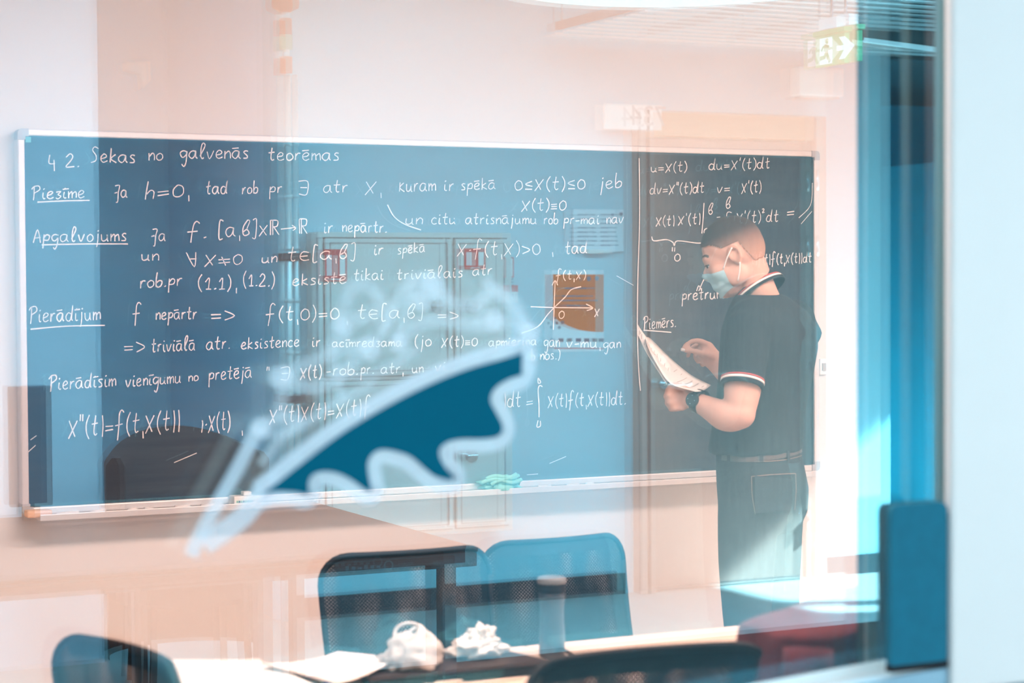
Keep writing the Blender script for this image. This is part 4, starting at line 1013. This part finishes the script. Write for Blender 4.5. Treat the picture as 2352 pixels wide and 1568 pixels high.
cable('pale cable along the front edge of the laptop', [(820, 1585, 0), (900, 1562, 0), (1000, 1568, 0), (1100, 1556, 0), (1190, 1545, 0), (1240, 1520, 0)], .0035, 'cable_w')
cable('second pale cable in front of the laptop, thinner', [(780, 1568, 0), (860, 1575, 0), (960, 1572, 0), (1080, 1570, 0), (1200, 1556, 0)], .0025, 'cable_w')
ad = tag(boxes('cable_adapter', [((0, 0, 0), (.035, .014, .012))], M['paper'], None, .002), 'tiny pale plug at the end of a cable near the bottom edge', 'plug'); ad.location = tp(868, 1568, TZ+.001)
pn = thing('blue_pen', tuple(tp(755, 1565, z1)), 'bright blue pen cap poking up at the bottom edge', 'pen')
q = atd(757, 1560, 4.15)
tube('pen_cap', [q+Vector((-.012, -.0, -.035)), q+Vector((-.006, 0, -.015)), q+Vector((0, 0, .004))], [.009, .011, .006], M['bluepen'], pn, 12)
tube('pen_barrel', [q+Vector((-.045, -.02, -.055)), q+Vector((-.03, -.01, -.048)), q+Vector((-.012, 0, -.035))], [.005, .006, .007], M['bluepen'], pn, 10)
# ------------------------------------------------------------------ the man at the board
D0 = 6.2
def mp(px, py, d=D0): return atd(px, py, d)
ccx = Vector((rt.x, rt.y, 0)).normalized(); ccd = Vector((fw.x, fw.y, 0)).normalized()
def hdir(xx, dd, zz=0): return (ccx*xx+ccd*dd+Z*zz).normalized()
ph = math.radians(35)
BF = hdir(-math.cos(ph), math.sin(ph)); BL = Z.cross(BF).normalized()
base_ = mp(1758, 645); base_ = Vector((base_.x, base_.y, 0))
man = thing('person', (base_.x, base_.y, .012), 'man in dark polo shirt and blue face mask standing at the chalkboard reading a paper', 'person')
def loft_bm(bm, rings, seg=28):
    vv = []
    for c, ax, ay in rings: vv.append([bm.verts.new(c+ax*math.cos(2*math.pi*k/seg)+ay*math.sin(2*math.pi*k/seg)) for k in range(seg)])
    for i in range(len(vv)-1):
        for k in range(seg): bm.faces.new((vv[i][k], vv[i][(k+1) % seg], vv[i+1][(k+1) % seg], vv[i+1][k]))
    bm.faces.new(vv[0][::-1]); bm.faces.new(vv[-1])
def ell_bm(bm, c, fx, lx, ux, r, sub=3):
    mt = Matrix.Translation(c) @ Matrix((fx, lx, ux)).transposed().to_4x4() @ Matrix.Diagonal((r[0], r[1], r[2], 1))
    bmesh.ops.create_icosphere(bm, subdivisions=sub, radius=1, matrix=mt)
def fuse(name, bm, m, parent, voxel=.008, sm=4, dec=0):
    bmesh.ops.recalc_face_normals(bm, faces=bm.faces)
    me = bpy.data.meshes.new(name); bm.to_mesh(me); bm.free()
    o = bpy.data.objects.new(name, me); C.objects.link(o)
    r = o.modifiers.new('r', 'REMESH'); r.mode = 'VOXEL'; r.voxel_size = voxel; r.use_smooth_shade = True
    s = o.modifiers.new('s', 'SMOOTH'); s.iterations = sm; s.factor = .5
    dg = bpy.context.evaluated_depsgraph_get(); me2 = bpy.data.meshes.new_from_object(o.evaluated_get(dg))
    bpy.data.objects.remove(o); me2.name = name
    me2.materials.clear(); return link(name, me2, m, parent, True)
# head frame
tilt = math.radians(24); pf = math.radians(10)
hf0 = hdir(-math.cos(pf), math.sin(pf))
HF = (hf0*math.cos(tilt)-Z*math.sin(tilt)).normalized(); HU = (Z*math.cos(tilt)+hf0*math.sin(tilt)).normalized(); HL = HU.cross(HF).normalized()
HC = mp(1684, 588, 6.2)
def hp(f, l, u): return HC+HF*f+HL*l+HU*u
nb = mp(1752, 700, 6.22)
bm = bmesh.new()
E = lambda f, l, u, r, sub=3: ell_bm(bm, hp(f, l, u), HF, HL, HU, r, sub)
E(-.010, 0, .034, (.096, .077, .088)); E(-.028, 0, .014, (.078, .074, .078)); E(.040, 0, -.012, (.056, .062, .070)); E(.040, 0, -.066, (.050, .052, .052)); E(.060, 0, -.094, (.028, .030, .020))
E(.074, 0, .026, (.020, .050, .014)); E(.090, 0, -.022, (.022, .013, .024)); E(.100, 0, -.030, (.012, .014, .010)); E(.085, 0, -.062, (.014, .026, .012))
for s in (-1, 1):
    E(.052, s*.045, -.026, (.030, .022, .026)); E(.012, s*.052, -.058, (.040, .018, .034))
    # ear: rim, lobe
    ear = [hp(-.006, s*.070, -.022), hp(.006, s*.080, -.008), hp(.004, s*.084, .012), hp(-.010, s*.088, .024), hp(-.024, s*.090, .018), hp(-.028, s*.088, -.002), hp(-.020, s*.082, -.022), hp(-.010, s*.074, -.034)]
    tube_bm(bm, catmull(ear, 3), .0055, 8); E(-.012, s*.074, -.006, (.014, .007, .024), 2)
# neck
loft_bm(bm, [(hp(-.020, 0, .0), HF*.058, HL*.052), (hp(-.030, 0, -.05), HF*.058, HL*.053), ((hp(-.03, 0, -.09)*.6+nb*.4), BF*.062, BL*.058), (nb, BF*.068, BL*.066), (nb-Z*.08-BF*.02, BF*.07, BL*.09)])
# left arm (near the camera)
LSH, LEL, LWR = mp(1718, 760, 6.04), mp(1700, 950, 5.98), mp(1592, 918, 6.10)
tube_bm(bm, catmull([LSH, LSH.lerp(LEL, .4), LSH.lerp(LEL, .75), LEL], 4), [.05, .052, .054, .056, .058, .059, .059, .058, .056, .053, .05, .047, .046], 16)
ell_bm(bm, LEL, X, Y, Z, (.047, .047, .047))
ctrl = [LEL, mp(1668, 955, 6.0), mp(1632, 938, 6.05), LWR]
tube_bm(bm, catmull(ctrl, 4), [.046, .048, .049, .049, .048, .046, .043, .040, .037, .034, .031, .029, .027], 16)
# left hand: fist around the paper edge
def finger(pts, r0, r1):
    P = catmull([Vector(p) for p in pts], 3); n = len(P)
    tube_bm(bm, P, [r0+(r1-r0)*i/(n-1) for i in range(n)], 8)
    ell_bm(bm, P[-1], X, Y, Z, (r1, r1, r1), 2); ell_bm(bm, P[0], X, Y, Z, (r0, r0, r0), 2)
tube_bm(bm, [LWR, mp(1578, 914, 6.12), mp(1562, 911, 6.14), mp(1550, 909, 6.15)], [.027, .031, .034, .030], 12)
ell_bm(bm, mp(1560, 916, 6.13), X, Y, Z, (.032, .032, .036))
kn = [(1546, 893), (1542, 908), (1545, 924), (1553, 938)]
for i, (a, b) in enumerate(kn):
    r = (.0105, .011, .0105, .009)[i]
    finger([mp(a+16, b, 6.11), mp(a-4, b, 6.10), mp(a-12, b+2, 6.125), mp(a-9, b+3, 6.15), mp(a+8, b+2, 6.165)], r, r*.85)
finger([mp(1590, 902, 6.09), mp(1570, 890, 6.085), mp(1550, 884, 6.09), mp(1538, 887, 6.105)], .012, .009)
# right arm and hand with the chalk
RSH, REL, RWR = mp(1835, 762, 6.38), mp(1748, 925, 6.44), mp(1646, 838, 6.60)
tube_bm(bm, catmull([RSH, RSH.lerp(REL, .5), REL], 4), [.055, .055, .054, .053, .052, .05, .048, .046, .045], 16)
ell_bm(bm, REL, X, Y, Z, (.045, .045, .045))
tube_bm(bm, catmull([REL, REL.lerp(RWR, .4), REL.lerp(RWR, .8), RWR], 4), [.045, .047, .047, .046, .045, .042, .040, .038, .036, .034, .032, .031, .030], 16)
tube_bm(bm, [RWR, mp(1634, 822, 6.60), mp(1622, 808, 6.6), mp(1612, 798, 6.6)], [.030, .034, .033, .024], 12)
ell_bm(bm, mp(1622, 803, 6.6), X, Y, Z, (.030, .030, .030))
finger([mp(1624, 790, 6.58), mp(1606, 783, 6.575), mp(1590, 784, 6.57), mp(1575, 793, 6.57), mp(1570, 799, 6.57)], .0115, .008)
finger([mp(1634, 818, 6.57), mp(1614, 812, 6.56), mp(1594, 806, 6.56), mp(1575, 805, 6.565)], .013, .009)
finger([mp(1616, 795, 6.61), mp(1596, 794, 6.62), mp(1584, 806, 6.615), mp(1580, 818, 6.60)], .010, .008)
finger([mp(1618, 806, 6.63), mp(1600, 808, 6.645), mp(1597, 820, 6.63), mp(1603, 831, 6.61)], .010, .008)
finger([mp(1624, 816, 6.645), mp(1612, 820, 6.66), mp(1610, 832, 6.64), mp(1614, 840, 6.62)], .009, .007)
skin = fuse('body', bm, M['skin'], man, .0055, 5)
# skin bvh for wrapping small parts onto the figure
def bvh_of(o):
    me = o.data; return BVHTree.FromPolygons([o.matrix_basis @ v.co for v in me.vertices], [tuple(p.vertices) for p in me.polygons])
bpy.context.view_layer.update()
bskin = bvh_of(skin)
def snap(bv, p, off):
    co, n, i, d = bv.find_nearest(p); return co+n*off, n
def surf_ribbon(name, pts, wd, m, bv, off, parent, sm=4):
    P = catmull([Vector(p) for p in pts], sm); Q = []; N = []
    for p in P:
        c, n = snap(bv, p, off); Q.append(c); N.append(n)
    bm_ = bmesh.new(); ribbon_bm(bm_, Q, wd, N); return finish(name, bm_, m, parent)
def cast(px, py, bv):
    d = ray(px, py).normalized(); h = bv.ray_cast(O, d)
    return h[0] if h[0] is not None else None
def px_ribbon(name, pxs, wd, m, bv, off, parent, sm=4):
    P = [cast(a, b, bv) for a, b in pxs]; P = [p for p in P if p is not None]
    if len(P) < 2: return None
    return surf_ribbon(name, P, wd, m, bv, off, parent, sm)
# hair: close-cropped shell over the skull
def hair():
    bm_ = bmesh.new(); n1, n2 = 96, 72; vs = []
    def r_(f, l, u): return hp(f, l, u)
    for j in range(n2+1):
        th = math.pi*j/n2
        for i in range(n1):
            a_ = 2*math.pi*i/n1
            d = Vector((math.sin(th)*math.cos(a_), math.sin(th)*math.sin(a_), math.cos(th)))
            origin = hp(-.012, 0, .02); wd_ = (HF*d.x+HL*d.y+HU*d.z).normalized()
            h = bskin.ray_cast(origin+wd_*.2, -wd_)
            c = h[0] if h[0] is not None else origin+wd_*.08
            # keep to the skull, never out on the ears
            q = Vector(((c-hp(-.010, 0, .034)).dot(HF)/.1, (c-hp(-.01, 0, .034)).dot(HL)/.081, (c-hp(-.01, 0, .034)).dot(HU)/.092))
            if q.length > 1.12: c = hp(-.010, 0, .034)+(c-hp(-.010, 0, .034))/q.length
            vs.append(bm_.verts.new(c+wd_*.003))
    bm_.verts.ensure_lookup_table()
    for j in range(n2):
        for i in range(n1):
            idx = (j*n1+i, j*n1+(i+1) % n1, (j+1)*n1+(i+1) % n1, (j+1)*n1+i)
            c = sum((vs[k].co for k in idx), Vector())/4-HC
            f, l, u = c.dot(HF), abs(c.dot(HL)), c.dot(HU)
            if f > .052: lim = .062
            elif f > .018: lim = .062-.028*(.052-f)/.034
            elif f > -.035: lim = .034
            elif f > -.06: lim = .034-.075*(-.035-f)/.025
            else: lim = -.041-.02*min(1, (-.06-f)/.04)
            if u > lim:
                try: bm_.faces.new([vs[k] for k in idx])
                except ValueError: pass
    bmesh.ops.delete(bm_, geom=[v for v in bm_.verts if not v.link_faces], context='VERTS')
    o = finish('hair', bm_, None, man)
    at = o.data.attributes.new('hair_cover', 'FLOAT', 'POINT')
    for i, v in enumerate(o.data.vertices):
        c = v.co-HC; f, u = c.dot(HF), c.dot(HU); top = (u+.03-f*.05)/.10
        at.data[i].value = max(0, min(1, .12+top*.82))
    m = mat('cropped_hair', (.05, .04, .035), .95); nt = m.node_tree; b = nt.nodes['Principled BSDF']
    a_ = nt.nodes.new('ShaderNodeAttribute'); a_.attribute_name = 'hair_cover'
    n = nt.nodes.new('ShaderNodeTexNoise'); n.inputs['Scale'].default_value = 190; n.inputs['Detail'].default_value = 3
    mt = nt.nodes.new('ShaderNodeMath'); mt.operation = 'MULTIPLY_ADD'; mt.inputs[1].default_value = .55
    nt.links.new(n.outputs['Fac'], mt.inputs[0]); 
    ad_ = nt.nodes.new('ShaderNodeMath'); ad_.operation = 'ADD'; ad_.inputs[1].default_value = -.24; nt.links.new(a_.outputs['Fac'], ad_.inputs[0]); nt.links.new(ad_.outputs[0], mt.inputs[2])
    mx = nt.nodes.new('ShaderNodeMix'); mx.data_type = 'RGBA'; mx.inputs[6].default_value = (.66, .40, .30, 1); mx.inputs[7].default_value = (.045, .036, .034, 1)
    nt.links.new(mt.outputs[0], mx.inputs[0]); nt.links.new(mx.outputs[2], b.inputs['Base Color'])
    o.data.materials.append(m); return o
h_ = hair(); print('HAIR', len(h_.data.polygons), HC, [v.co for v in h_.data.vertices[:2]], hp(0,0,.12))
surf_ribbon('eyebrow', [hp(.09, .012, .030), hp(.08, .03, .034), hp(.066, .048, .028)], .008, mat('brow_hair', (.08, .05, .04), .9), bskin, .0015, man)
surf_ribbon('eyebrow', [hp(.09, -.012, .030), hp(.08, -.03, .034), hp(.066, -.048, .028)], .008, bpy.data.materials['brow_hair'], bskin, .0015, man)
for s in (-1, 1):
    bm_ = bmesh.new(); ell_bm(bm_, hp(.072, s*.032, .002), HF, HL, HU, (.012, .013, .010), 2); e_ = finish('eye', bm_, M['eye'], man)
    bm_ = bmesh.new(); ell_bm(bm_, hp(.084, s*.032, .001), HF, HL, HU, (.004, .006, .006), 2); finish('iris', bm_, M['watch'], e_)
    surf_ribbon('eyelash', [hp(.084, s*.020, .004), hp(.086, s*.032, .006), hp(.074, s*.046, .003)], .004, bpy.data.materials['brow_hair'], bskin, .003, man)
# face mask
def mask():
    bm_ = bmesh.new(); nu, nv = 24, 12; rows = []
    for j in range(nv+1):
        v = j/nv; row = []
        for i in range(nu+1):
            a_ = math.radians(-72+144*i/nu)
            u = -.012-.098*v*(1-.22*abs(math.sin(a_))) - .018*abs(math.sin(a_))*(1-v)
            d = (HF*math.cos(a_)+HL*math.sin(a_)).normalized()
            o_ = hp(.018, 0, u)
            h = bskin.ray_cast(o_+d*.2, -d)
            r = .088*(1-.25*v) if h[0] is None else max((h[0]-o_).length, .052)
            r = max(r+.004, .083-.02*v*v-.02*abs(math.sin(a_)) if abs(a_) < .9 else 0)
            r += .0025*math.sin(v*22)*math.cos(a_)
            row.append(bm_.verts.new(o_+d*r))
        rows.append(row)
    for j in range(nv):
        for i in range(nu): bm_.faces.new((rows[j][i], rows[j][i+1], rows[j+1][i+1], rows[j+1][i]))
    o = finish('face_mask', bm_, M['mask'], man)
    for s, k in ((1, nu), (-1, 0)):
        t_, b_ = rows_co[0][k] if False else None, None
    return o
mk = mask()
for s in (1, -1):
    for st in ([hp(-.012, s*.092, .022), hp(.012, s*.086, .002), hp(.040, s*.071, -.026)],
               [hp(-.016, s*.086, -.028), hp(-.004, s*.080, -.052), hp(.014, s*.070, -.078)]):
        so_ = tube('ear_loop', st, .0022, M['maskwhite'], mk, 6, sm=4)
# polo shirt
bm = bmesh.new()
def tor(z, rf, rl, f, px=1758):
    c = base_+BF*f; return (Vector((c.x, c.y, z)), BF*rf, BL*rl)
loft_bm(bm, [tor(1.065, .138, .178, .030), tor(1.13, .134, .172, .024), tor(1.20, .130, .172, .018), tor(1.30, .132, .185, .0), tor(1.39, .138, .200, -.012), tor(1.455, .132, .205, -.015), tor(1.505, .106, .182, -.008), tor(1.535, .085, .135, .006), tor(1.556, .07, .085, .02)], 40)
LCU = mp(1706, 872, 5.99)
tube_bm(bm, [mp(1748, 732, 6.10), LSH, LSH.lerp(LCU, .5), LCU], [.075, .073, .069, .0655], 20)
ell_bm(bm, mp(1728, 735, 6.08), X, Y, Z, (.074, .074, .07))
RCU = RSH.lerp(REL, .66)
tube_bm(bm, [mp(1812, 735, 6.34), RSH, RSH.lerp(RCU, .5), RCU], [.075, .073, .069, .0655], 20)
ell_bm(bm, mp(1822, 735, 6.36), X, Y, Z, (.07, .07, .066))
shirt = fuse('polo_shirt', bm, M['shirt'], man, .009, 5)
for v in shirt.data.vertices:      # soft folds
    c = v.co; k = max(0, 1-(c.z-1.06)/.28)
    v.co += v.normal*(.006*noise.noise(Vector((c.x*9, c.y*9, c.z*5)))+.010*k*noise.noise(Vector((c.x*16, c.y*16, c.z*7))))
bshirt = bvh_of(shirt)
# sleeve cuffs with stripes
def ringband(name, c, axis, r, w_, m, parent, seg=36, off=0, th=.0025):
    x_, y_ = frame_of(axis); a_ = axis.normalized(); bm_ = bmesh.new(); rr = []
    for s, r2 in ((-.5, r), (.5, r), (.5, r-th), (-.5, r-th)):
        rr.append([bm_.verts.new(c+a_*(off+s*w_)+(x_*math.cos(2*math.pi*k/seg)+y_*math.sin(2*math.pi*k/seg))*r2) for k in range(seg)])
    for i in range(4):
        for k in range(seg): bm_.faces.new((rr[i][k], rr[i][(k+1) % seg], rr[(i+1) % 4][(k+1) % seg], rr[(i+1) % 4][k]))
    return finish(name, bm_, m, parent)
for cu_, sh_ in ((LCU, LSH), (RCU, RSH)):
    ax_ = (cu_-sh_)
    ringband('sleeve_cuff', cu_, ax_, .0655, .034, M['shirt'], man, off=.006, th=.01)
    ringband('stripe_red', cu_, ax_, .0665, .004, M['stripered'], man, off=.0)['label'] = 'thin red cuff stripe'
    ringband('stripe_white', cu_, ax_, .0665, .007, M['paper'], man, off=.0075)['label'] = 'white cuff stripe'
# collar
ca = math.radians(36)
CF = (BF*math.cos(ca)*1-Z*math.sin(ca)).normalized(); CU = BL.cross(CF).normalized()*-1
if CU.z < 0: CU = -CU
cc_ = mp(1744, 668, 6.22)
def collar_ring(h, rf, rl, a0=-168, a1=168, n=48, fr=0):
    return [cc_+CU*(h)+CF*(rf*math.cos(math.radians(a0+(a1-a0)*k/n+180))+fr)+BL*(rl*math.sin(math.radians(a0+(a1-a0)*k/n+180))) for k in range(n+1)]
def band(name, rings, m, parent):
    bm_ = bmesh.new(); vv = [[bm_.verts.new(p) for p in r] for r in rings]
    for i in range(len(vv)-1):
        for k in range(len(vv[i])-1): bm_.faces.new((vv[i][k], vv[i][k+1], vv[i+1][k+1], vv[i+1][k]))
    return finish(name, bm_, m, parent)
band('collar', [collar_ring(.008, .060, .058), collar_ring(.036, .064, .061), collar_ring(.040, .070, .066), collar_ring(.026, .077, .073), collar_ring(-.006, .091, .088), collar_ring(-.010, .088, .085)], M['shirt'], man)
band('collar_stripe_red', [collar_ring(.012, .0850, .0812), collar_ring(.008, .0868, .0830)], M['stripered'], man)['label'] = 'thin red collar stripe'
band('collar_stripe_white', [collar_ring(.006, .0878, .0840), collar_ring(-.001, .0908, .0872)], M['paper'], man)['label'] = 'white collar stripe'
# jeans
bm = bmesh.new()
loft_bm(bm, [tor(1.10, .120, .160, .026), tor(1.02, .128, .168, .020), tor(.95, .134, .172, .010), tor(.88, .128, .172, .008), tor(.82, .10, .16, .01)], 36)
def legc(s, z, f, k=1): c = base_+BF*f+BL*s; return Vector((c.x, c.y, z))
for s in (-1, 1):
    tube_bm(bm, catmull([legc(s*.085, .92, .015), legc(s*.09, .72, .02), legc(s*.095, .50, .012), legc(s*.10, .28, -.02), legc(s*.10, .07, -.03)], 3), [.095, .094, .091, .087, .082, .077, .072, .066, .063, .064, .062, .06, .058], 20)
jeans = fuse('jeans', bm, M['jeans'], man, .010, 5)
bjeans = bvh_of(jeans)
for s in (-1, 1):
    bm = bmesh.new(); c = legc(s*.10, .045, .03); F_ = BF
    ell_bm(bm, c, BF, BL, Z, (.13, .045, .038)); ell_bm(bm, c-BF*.06+Z*.03, BF, BL, Z, (.06, .04, .05))
    for v in bm.verts:
        if v.co.z < .014: v.co.z = .014
    finish('shoe', bm, M['black'], man)
px_ribbon('belt', [(1660, 1044), (1700, 1048), (1750, 1046), (1800, 1038), (1838, 1026)], .034, M['belt'], bjeans, .004, man)
px_ribbon('stitch_line', [(1690, 1058), (1740, 1060), (1800, 1056), (1840, 1046)], .0022, M['stitch'], bjeans, .003, man)
pk = px_ribbon('back_pocket', [(1775, 1096), (1775, 1120), (1775, 1150), (1775, 1175)], .125, M['jeans'], bjeans, .004, man)
for L in ([(1726, 1094), (1770, 1090), (1824, 1088)], [(1726, 1094), (1728, 1140), (1734, 1180)], [(1824, 1088), (1825, 1130), (1822, 1170)]):
    px_ribbon('stitch_line', L, .0022, M['stitch'], bjeans, .006, man)
for a in (1676, 1746, 1806): px_ribbon('belt_loop', [(a, 1032), (a+1, 1045), (a+1, 1060)], .012, M['jeans'], bjeans, .008, man)
# back and shoulder seams on the shirt
px_ribbon('shirt_seam', [(1705, 722), (1740, 735), (1765, 765), (1776, 810), (1772, 850)], .003, M['dark'], bshirt, .002, man)
# watch
wc = LWR.lerp(LEL, .14)
ringband('watch_strap', wc, LEL-LWR, .0375, .026, M['watch'], man, th=.004)
wdir = (ccx*-.1-ccd*.95+Z*.05).normalized()
wn = (wdir-(LEL-LWR).normalized()*wdir.dot((LEL-LWR).normalized())).normalized(); wx = (LEL-LWR).normalized()
wf = poly_prism('watch_case', disc_pts(wc+wn*.034, wx, wn.cross(wx), .021, 24), wn, .011, M['watch'], man)
for k in range(4):
    a_ = k*1.57; bm = bmesh.new(); ell_bm(bm, wc+wn*.0455+wx*.013*math.cos(a_)+wn.cross(wx)*.013*math.sin(a_), X, Y, Z, (.0012, .0012, .0012), 1); finish('dial_mark', bm, M['paper'], wf)
# chalk in the right hand, sheets in the left
q = mp(1568, 803, 6.565)
tag(tube('chalk_stick', [q+ccx*.020-Z*.003, q, q-ccx*.006+Z*.001], .0058, M['chalk'], seg=10), 'short white chalk stub held between thumb and finger of the man', 'chalk')
def held(label, top, bot, off, name='held_paper'):
    n = len(top); bm_ = bmesh.new(); m_ = 8; rows = []
    tp_ = catmull(top, 4); bt_ = catmull(bot, 4)
    for a, b in zip(tp_, bt_): rows.append([bm_.verts.new(a.lerp(b, j/m_)+off+Z*(-.006*math.sin(math.pi*j/m_))) for j in range(m_+1)])
    for i in range(len(rows)-1):
        for j in range(m_): bm_.faces.new((rows[i][j], rows[i][j+1], rows[i+1][j+1], rows[i+1][j]))
    t = thing(name, tuple(top[0]), label, 'paper'); o = finish('sheet', bm_, M['paper'], t)
    sd = o.modifiers.new('t', 'SOLIDIFY'); sd.thickness = .0006
    bm_ = bmesh.new()
    for k in range(3, len(rows_ := list(zip(tp_, bt_)))-1, 1):
        a, b = rows_[k]
        for j0, j1 in ((.22, .22+.5*random.random()),):
            P = [a.lerp(b, j0+(j1-j0)*s/4)+off+Z*(-.006*math.sin(math.pi*(j0+(j1-j0)*s/4)))+Z*.0012 - ccd*.0012 for s in range(5)]
            ribbon_bm(bm_, P, .0016, hdir(.2, -.6, .6))
    finish('print_lines', bm_, M['slatdark'], t, False)
    return t
topL = [mp(1484, 775, 6.42), mp(1495, 778, 6.40), mp(1540, 822, 6.32), mp(1588, 861, 6.22), mp(1633, 884, 6.14)]
botL = [mp(1482, 772, 6.22), mp(1490, 800, 6.20), mp(1510, 838, 6.13), mp(1540, 880, 6.08), mp(1598, 899, 6.02)]
held('white printed sheet held by the man, front page', topL, botL, Vector((0, 0, 0)))
topR = [mp(1465, 745, 6.36), mp(1472, 756, 6.35), mp(1487, 776, 6.32), mp(1510, 800, 6.26), mp(1545, 840, 6.20)]
botR = [mp(1464, 766, 6.30), mp(1470, 778, 6.26), mp(1484, 808, 6.22), mp(1510, 850, 6.15), mp(1532, 884, 6.09)]
held('second white sheet behind the front page in the man\'s hand', topR, botR, ccd*.01)
